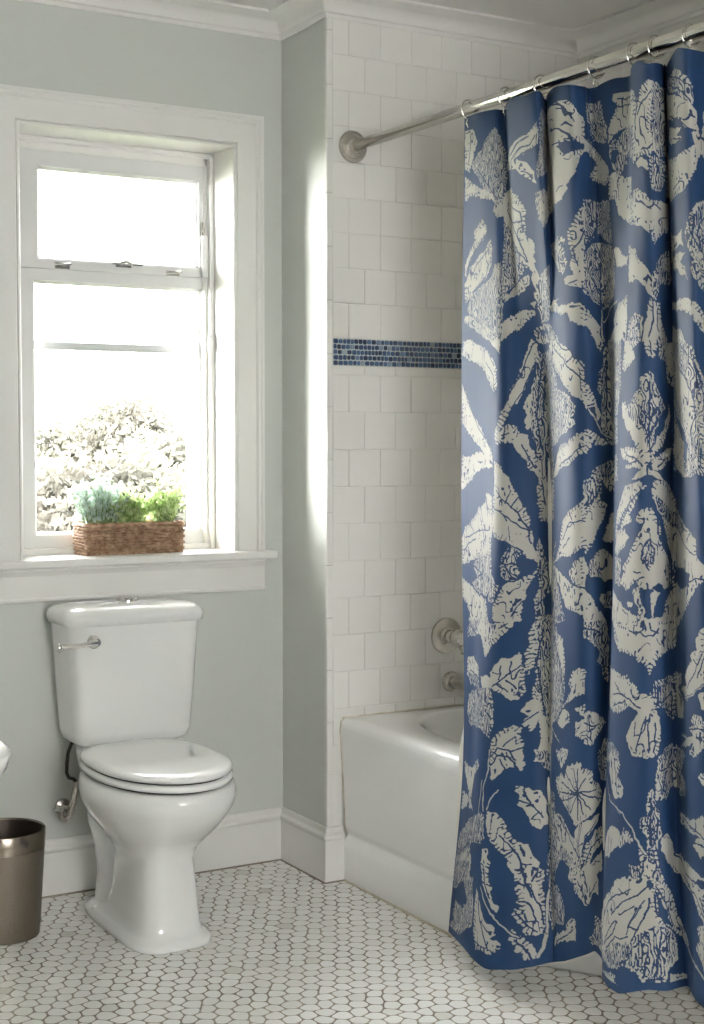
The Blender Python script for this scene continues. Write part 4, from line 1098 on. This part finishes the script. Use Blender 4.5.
def draw_print(NS, NT, U1):
    us = np.linspace(0, CLEN_MM, NS); vs = np.linspace(0, 2000, NT); UU, VV = np.meshgrid(us, vs)
    # ragged leaf edges: displace the lookup by fine noise
    ju = UU+(vnoise(UU,VV,5.5,1)-.5)*4+(vnoise(UU,VV,13,2)-.5)*6; jv = VV+(vnoise(UU,VV,5.5,3)-.5)*4.5+(vnoise(UU,VV,13,4)-.5)*7
    wu = UU+(vnoise(UU,VV,10,5)-.5)*4; wv = VV+(vnoise(UU,VV,10,6)-.5)*4
    INK = np.full((NT, NS), .5, np.float32)
    # fine engraved lines used inside the shaded leaves
    fl = np.sin(2*np.pi*(UU+(vnoise(UU,VV/2.6,9,7)-.5)*26)/7.2); hatch = (fl > .60+.6*(vnoise(UU,VV,15,8)-.5)) | (vnoise(UU,VV,4.5,9) > .88)
    vein = (np.abs(vnoise(UU,VV/1.8,15,21)-.5) < .028) & (vnoise(UU,VV,30,22) > .55)
    blot = (vnoise(UU*1.3,VV*.7,6,12) > .80)
    du, dv = us[1]-us[0], vs[1]-vs[0]
    def win(a, m):
        u0, v0 = a.min(0)-m; u1, v1 = a.max(0)+m
        return slice(max(0,int(v0/dv)), min(NT,int(v1/dv)+2)), slice(max(0,int(u0/du)), min(NS,int(u1/du)+2))
    shapes = [(l.split()[0], np.array([tuple(map(float, t.split(','))) for t in l.split()[1:]])) for l in PRINT.splitlines() if len(l.split()) > 2]
    for k, a in [q for q in shapes if q[0][0] in 'CHB']+[q for q in shapes if q[0][0] == 'W']+[q for q in shapes if q[0][0] == 'S']:
        w = win(a, 12)
        if k[0] in 'CHB':
            x, y = ju[w], jv[w]; ins = np.zeros(x.shape, bool); n = len(a)
            for i in range(n):
                x0, y0 = a[i-1]; x1, y1 = a[i]
                if y0 == y1: continue
                ins ^= ((y0 > y) != (y1 > y)) & (x < (x1-x0)*(y-y0)/(y1-y0)+x0)
            # distance to the outline and position along it: lobed edges with notch lines
            D = np.full(x.shape, 1e9); A = np.zeros(x.shape); run = 0
            for i in range(n):
                p, q = a[i-1], a[i]; d = q-p; L = max((d**2).sum(), 1e-9); t = np.clip(((x-p[0])*d[0]+(y-p[1])*d[1])/L, 0, 1)
                e = np.hypot(x-p[0]-t*d[0], y-p[1]-t*d[1]); m = e < D; D = np.where(m, e, D); A = np.where(m, run+t*L**.5, A); run += L**.5
            D = np.where(ins, D, -D)
            if k == 'B': INK[w][ins] = .5
            else:
                small = min(np.ptp(a[:,0]), np.ptp(a[:,1])) < 22; lob = (vnoise(UU[w],VV[w],34,31) > .42) & (not small)
                per = 9.5; ph = np.abs(np.sin(np.pi*A/per)); body = np.where(lob, D+3.4*ph-1.6, D) > 0
                INK[w][body] = 1
                if k == 'H': INK[w][body & hatch[w] & (D > 1.5)] = .12
                else: INK[w][body & (D > 4) & ((blot[w] & (vnoise(UU[w],VV[w],40,13) > .66)) | vein[w])] = .12
                notch = body & lob & (np.abs(((A/per+.5) % 1)-.5)*per < .95) & (D < 8.5+5*(vnoise(UU[w],VV[w],9,33)-.5)) & (vnoise(UU[w],VV[w],60,34) > .38)
                INK[w][notch] = .12
        else:
            hw = float(k[1:])*.8; x, y = wu[w], wv[w]; D = np.full(x.shape, 1e9)
            for i in range(len(a)-1):
                p, q = a[i], a[i+1]; d = q-p; L = max((d**2).sum(), 1e-9)
                if L > 140**2: continue
                t = np.clip(((x-p[0])*d[0]+(y-p[1])*d[1])/L, 0, 1); D = np.minimum(D, np.hypot(x-p[0]-t*d[0], y-p[1]-t*d[1]))
            if k[0] == 'S': INK[w][D < max(hw, 1.1)] = .05
            else: INK[w][D < max(hw, 1.5)] = 1; INK[w][(D >= max(hw,1.5)) & (D < max(hw,1.5)+1.2) & (INK[w] > .9)] = .1
    # the repeat beyond the drawn part mirrors about its centre line
    i1 = int(U1/du); m = np.arange(i1, NS); src = np.clip(2*i1-m, 0, NS-1); INK[:, i1:] = INK[:, src]
    # plain header band with its seam
    head = (VV < 34+3*np.sin(UU/90)); INK[head] = .335; INK[(VV > 31) & (VV < 35)] = .24
    INK[VV > 1984] = np.minimum(INK[VV > 1984], .46)
    return INK
S2 = draw_print(NS*2, NT*2, U704)
INK = S2.reshape(NT, 2, NS, 2).mean((1, 3))
M['cloth'] = mat('blue_print_cloth', (.05,.11,.27), .6, spec=.3)
_nt = M['cloth'].node_tree; attr_color(M['cloth'], 'ink', [(.10, (.020,.036,.085)), (.38, CBLUE), (.62, CBLUE), (.84, CCREAM)])
_w = _nt.nodes.new('ShaderNodeTexNoise'); _w.inputs['Scale'].default_value = 900; _b = _nt.nodes.new('ShaderNodeBump'); _b.inputs['Strength'].default_value = .25; _b.inputs['Distance'].default_value = .0006
_nt.links.new(_w.outputs['Fac'], _b.inputs['Height']); _nt.links.new(_b.outputs['Normal'], _nt.nodes['Principled BSDF'].inputs['Normal'])

cur = tag(empty('shower_curtain', (.08,-.86,2.1)), 'long blue shower curtain with cream botanical damask print hanging before the tub', 'shower curtain')
cloth = grid_mesh('printed_cloth', GX, GY, GZ, [M['cloth']], cur)
a = cloth.data.attributes.new('ink', 'FLOAT', 'POINT'); a.data.foreach_set('value', INK.ravel().astype(np.float32))
# cream liner panel hanging right behind it, a touch longer
lu = np.linspace(0,1,200)[None,:]; lt = np.linspace(0,1,90)[:,None]
LY = -.885-.06*lt**2-lu*(1.03+.09*lt); hz = np.interp(-LY[-1], [-a for a, b in HEM], [b for a, b in HEM])[None,:]-.006
LZ = 2.07*(1-lt)+hz*lt
LX = np.interp(LZ, [.05,.2,.49,.7,2.1], [-.004,.004,.022,.07,.135])+.008*np.sin(lu*38)*np.clip((LZ-.4)/.4, .15, 1)
grid_mesh('liner', LX, LY, LZ, [M['liner']], cur)
# grommets and hooks
RY = [(-.872,.079),(-1.030,.079),(-1.170,.079),(-1.367,.079),(-1.497,.079),(-1.565,.079),(-1.668,.079),(-1.762,.079)]
names = ['first silver hook ring from the left end of the rod, at the curtain corner','second silver hook ring from the left, beside the first curtain fold','third silver hook ring from the left, between two curtain folds','fourth silver hook ring from the left, above the seam of the curtain','fifth silver hook ring from the left, on the left edge of a fold','sixth silver hook ring from the left, hanging behind the fold','seventh silver hook ring from the left, above the last full fold','silver hook ring nearest the right picture edge']
def hook(y):
    z = rodz(y); pts = []
    for k in range(19):
        a = math.radians(-62+k*17); pts.append((RXX-math.sin(a-.0)*.0235, y+.004*math.cos(a*.5), z+math.cos(a)*.0245-.004))
    # closes under the rod, then hangs into the grommet
    e = pts[-1]; pts += [(RXX-.006, y+.001, z-.028), (RXX-.010, y, z-.040), (RXX-.004, y, z-.050), (RXX+.004, y, z-.046), (RXX+.005, y, z-.038)]
    return pts
for (y, _), l in zip(RY, names):
    r = MB().tube(hook(y), .0021, 8).build('curtain_ring', M['chrome'], None, smooth=True)
    tag(r, l, 'curtain ring', 'silver hook rings on the curtain rod')
for j in range(0):
    pass


# ------------------------------------------------------------------ basket with plants
bk = tag(empty('wicker_basket', (-.46,.098,WZ0)), 'low rectangular brown wicker basket on the window sill', 'basket')
BX0, BX1, BY0, BY1, BH = -.609, -.314, .036, .134, .087
def basket():
    mb = MB(); rows = 10; n = 0
    per = []   # stakes round the perimeter
    nx, ny = 21, 7
    for i in range(nx): per.append((BX0+(BX1-BX0)*i/nx, BY0, 0, -1))
    for i in range(ny): per.append((BX1, BY0+(BY1-BY0)*i/ny, 1, 0))
    for i in range(nx): per.append((BX1-(BX1-BX0)*i/nx, BY1, 0, 1))
    for i in range(ny): per.append((BX0, BY1-(BY1-BY0)*i/ny, -1, 0))
    m = len(per)
    for r in range(rows):
        z = WZ0+.0045+r*(BH-.008)/(rows-1); pts = []
        fl = 1+.05*(z-WZ0)/BH
        for i in range(m*4):
            k = i/4; a = per[int(k) % m]; b = per[(int(k)+1) % m]; f = k-int(k)
            x = a[0]*(1-f)+b[0]*f; y = a[1]*(1-f)+b[1]*f
            nx_, ny_ = a[2], a[3]
            w = .0036*math.cos(PI*(k+r+.0)) + random.uniform(-.0005,.0005)
            cx, cy = (BX0+BX1)/2, (BY0+BY1)/2
            x += nx_*w; y += ny_*w
            pts.append((cx+(x-cx)*(1+.012*(z-WZ0)/BH), cy+(y-cy)*(1+.03*(z-WZ0)/BH), z+random.uniform(-.0008,.0008)))
        mb.tube(pts, .0044+random.uniform(-.0004,.0006), 7, closed=True)
    return mb.build('woven_side', M['wicker'], bk, smooth=True)
basket()
mb = MB()
rimp = [(BX0-.003,BY0-.003),(BX1+.003,BY0-.003),(BX1+.003,BY1+.003),(BX0-.003,BY1+.003)]
for dz, ph in ((0,0),(0,PI)):
    pts = []
    for i in range(4):
        a, b = Vector(rimp[i]), Vector(rimp[(i+1) % 4]); L = (b-a).length; nn = int(L/.006)
        for k in range(nn):
            q = a+(b-a)*k/nn; w = ph+k*.9; pts.append((q.x, q.y+.0015*math.cos(w), WZ0+BH+.0025*math.sin(w)))
    mb.tube(pts, .0045, 7, closed=True)
mb.build('braided_rim', M['wicker'], bk, smooth=True)
MB().box((BX0+.004,BY0+.004,WZ0+.001),(BX1-.004,BY1-.004,WZ0+.006)).build('basket_base', M['wicker'], bk)
MB().box((BX0+.006,BY0+.006,WZ0+.007),(BX1-.006,BY1-.006,WZ0+BH-.012)).build('soil', M['soil'], bk)

def leafy(name, cx, cy, rx, ry, h, ns, mat_l, size, label, lean=0, droop=0):
    base = WZ0+BH-.013
    e = tag(empty(name, (cx,cy,base)), label, 'plant', 'small plants growing in the window sill basket')
    st, lf = MB(), MB()
    for s in range(ns):
        a = random.random()*2*PI; q = math.sqrt(random.random())
        ex, ey = cx+math.cos(a)*rx*q+lean*random.random(), cy+math.sin(a)*ry*q
        hh = h*(1-.45*q*q)*random.uniform(.7,1.08)
        p0 = Vector((cx+(ex-cx)*.45, cy+(ey-cy)*.5, base)); p1 = Vector((cx+(ex-cx)*.7, cy+(ey-cy)*.75, base+hh*.6)); p2 = Vector((ex, ey, base+hh))
        pts = [p0, p1, p2]; st.tube(pts, [.0012,.001,.0007], 5)
        for k in range(9):
            f = .25+.75*k/8; c = p0.lerp(p1, f*2) if f < .5 else p1.lerp(p2, f*2-1)
            d = Vector((random.gauss(0,1), random.gauss(0,1), random.gauss(.35,.6))).normalized(); L = size*random.uniform(.7,1.3)*(1.15-.4*f)
            sd = d.cross(Vector((random.gauss(0,1),random.gauss(0,1),random.gauss(0,1)))).normalized(); up = d.cross(sd)*.12
            W = L*.46
            vs = [c, c+d*L*.35+sd*W*.8+up*L, c+d*L*.72+sd*W*.75+up*L, c+d*L, c+d*L*.72-sd*W*.75+up*L, c+d*L*.35-sd*W*.8+up*L, c+d*L*.5-up*L*.4]
            lf.add(vs, [(0,1,6),(1,2,6),(2,3,6),(3,4,6),(4,5,6),(5,0,6)])
    st.build('stem', M['stem'], e, smooth=True); lf.build('foliage', mat_l, e, smooth=True)
    return e
leafy('leafy_plant', -.556, .080, .100, .052, .165, 90, M['leaf_a'], .018, 'blue-green bushy plant in the left end of the wicker basket')
leafy('leafy_plant', -.462, .082, .080, .048, .118, 70, M['leaf_b'], .017, 'bright green leafy plant in the middle of the wicker basket')
leafy('leafy_plant', -.365, .082, .066, .048, .140, 60, M['leaf_b'], .017, 'yellow-green leafy plant in the right end of the wicker basket', lean=.035)

# ------------------------------------------------------------------ outdoors, pale trees beyond the window
struct(MB().box((-30,1.5,-3.3),(60,70,-3.2)).build('ground', M['lawn']))
def tree(x, y, top, w, label, seed):
    rs = random.Random(seed); zb = -3.2
    e = tag(empty('garden_tree', (x,y,zb)), label, 'tree', 'pale trees beyond the window')
    b, lf = MB(), MB()
    def br(p, d, L, r, lev):
        q = p+d*L; b.tube([p, p.lerp(q,.5)+Vector((rs.gauss(0,.03),rs.gauss(0,.03),0))*L, q], [r,r*.8,r*.6], 5)
        if lev == 0:
            for _ in range(80):
                c = q+Vector((rs.gauss(0,.26),rs.gauss(0,.26),rs.gauss(0,.25))); s = rs.uniform(.045,.10)
                u = Vector((rs.gauss(0,1),rs.gauss(0,1),rs.gauss(0,1))).normalized(); v = u.orthogonal().normalized()
                lf.add([c-u*s, c+v*s*.6, c+u*s, c-v*s*.6], [(0,1,2,3)])
            return
        for k in range(4 if lev > 1 else 3):
            a = rs.random()*2*PI; sp_ = rs.uniform(.35,.75)
            nd = (d + Vector((math.cos(a),math.sin(a),.15))*sp_).normalized(); br(p+d*L*rs.uniform(.55,1), nd, L*rs.uniform(.5,.68), r*.55, lev-1)
    H = (top-zb)*1.22; br(Vector((x,y,zb)), Vector((0,0,1)), H*.36, .11, 4)
    b.build('trunk', M['bark'], e); lf.build('crown', M['treeleaf'], e)
specs = [(3.7,12.2,1.35),(7.6,18.4,1.75),(9.2,25.5,2.5)]
tl = ['pale leafy tree nearest the window, at the left of the lower pane','pale leafy far tree between the nearer left and right ones','pale leafy tree at the right of the lower pane beyond the basket']
for i, ((x, y, tp), l) in enumerate(zip(sorted(specs, key=lambda q: q[0]/q[1]), tl)): tree(x, y, tp, 2, l, 11+i)

# ------------------------------------------------------------------ unseen ceiling lamp, added as fill light for the room
cl = tag(empty('fill_lamp', (-1.5,-2.9,CZ)), 'added round white flush fill lamp on the unseen ceiling', 'lamp')
MB().lathe([(0,CZ),(.20,CZ),(.20,CZ-.02),(.185,CZ-.03),(0,CZ-.03)], 'z', (-1.5,-2.9,0), 40).build('fill_lamp_base', M['chrome'], cl, smooth=True, angle=40)
MB().lathe([(.18,CZ-.028),(.175,CZ-.05),(.14,CZ-.075),(.08,CZ-.09),(.0,CZ-.094)], 'z', (-1.5,-2.9,0), 40).build('fill_lamp_shade', emit_mat('fill_opal_glass', (1,.93,.82), FILL_LAMP), cl, smooth=True)

# ------------------------------------------------------------------ world, camera, view
wd = bpy.data.worlds.new('overcast'); SC.world = wd; wd.use_nodes = True
bg = wd.node_tree.nodes['Background']; bg.inputs['Color'].default_value = (*WCOL, 1); bg.inputs['Strength'].default_value = WSTR
if SUN:
    sl = bpy.data.lights.new('sun', 'SUN'); sl.energy = SUN; sl.angle = math.radians(38); sl.color = (1,.98,.95)
    so = bpy.data.objects.new('sun', sl); COL.objects.link(so); so.rotation_euler = Vector(SUND).to_track_quat('-Z','Y').to_euler()

cam = bpy.data.cameras.new('camera'); co = bpy.data.objects.new('camera', cam); COL.objects.link(co); SC.camera = co
cam.sensor_fit = 'VERTICAL'; cam.sensor_height = 36; cam.lens = 1470.17*36/1024; cam.clip_start = .02
co.location = (-2.0512,-3.9674,1.28)
yaw, pit = 0.52453, 0.04826
co.rotation_euler = (PI/2-pit, 0, -yaw)
SC.view_settings.view_transform = 'Standard'; SC.view_settings.look = 'None'; SC.view_settings.gamma = 1
SC.view_settings.use_curve_mapping = False; SC.view_settings.exposure = EXPO
SC.cycles.max_bounces = 10; SC.cycles.diffuse_bounces = 5; SC.cycles.glossy_bounces = 4; SC.cycles.transparent_max_bounces = 10
SC.cycles.use_denoising = True; SC.cycles.sample_clamp_indirect = 8
SC.cycles.caustics_reflective = False; SC.cycles.caustics_refractive = False
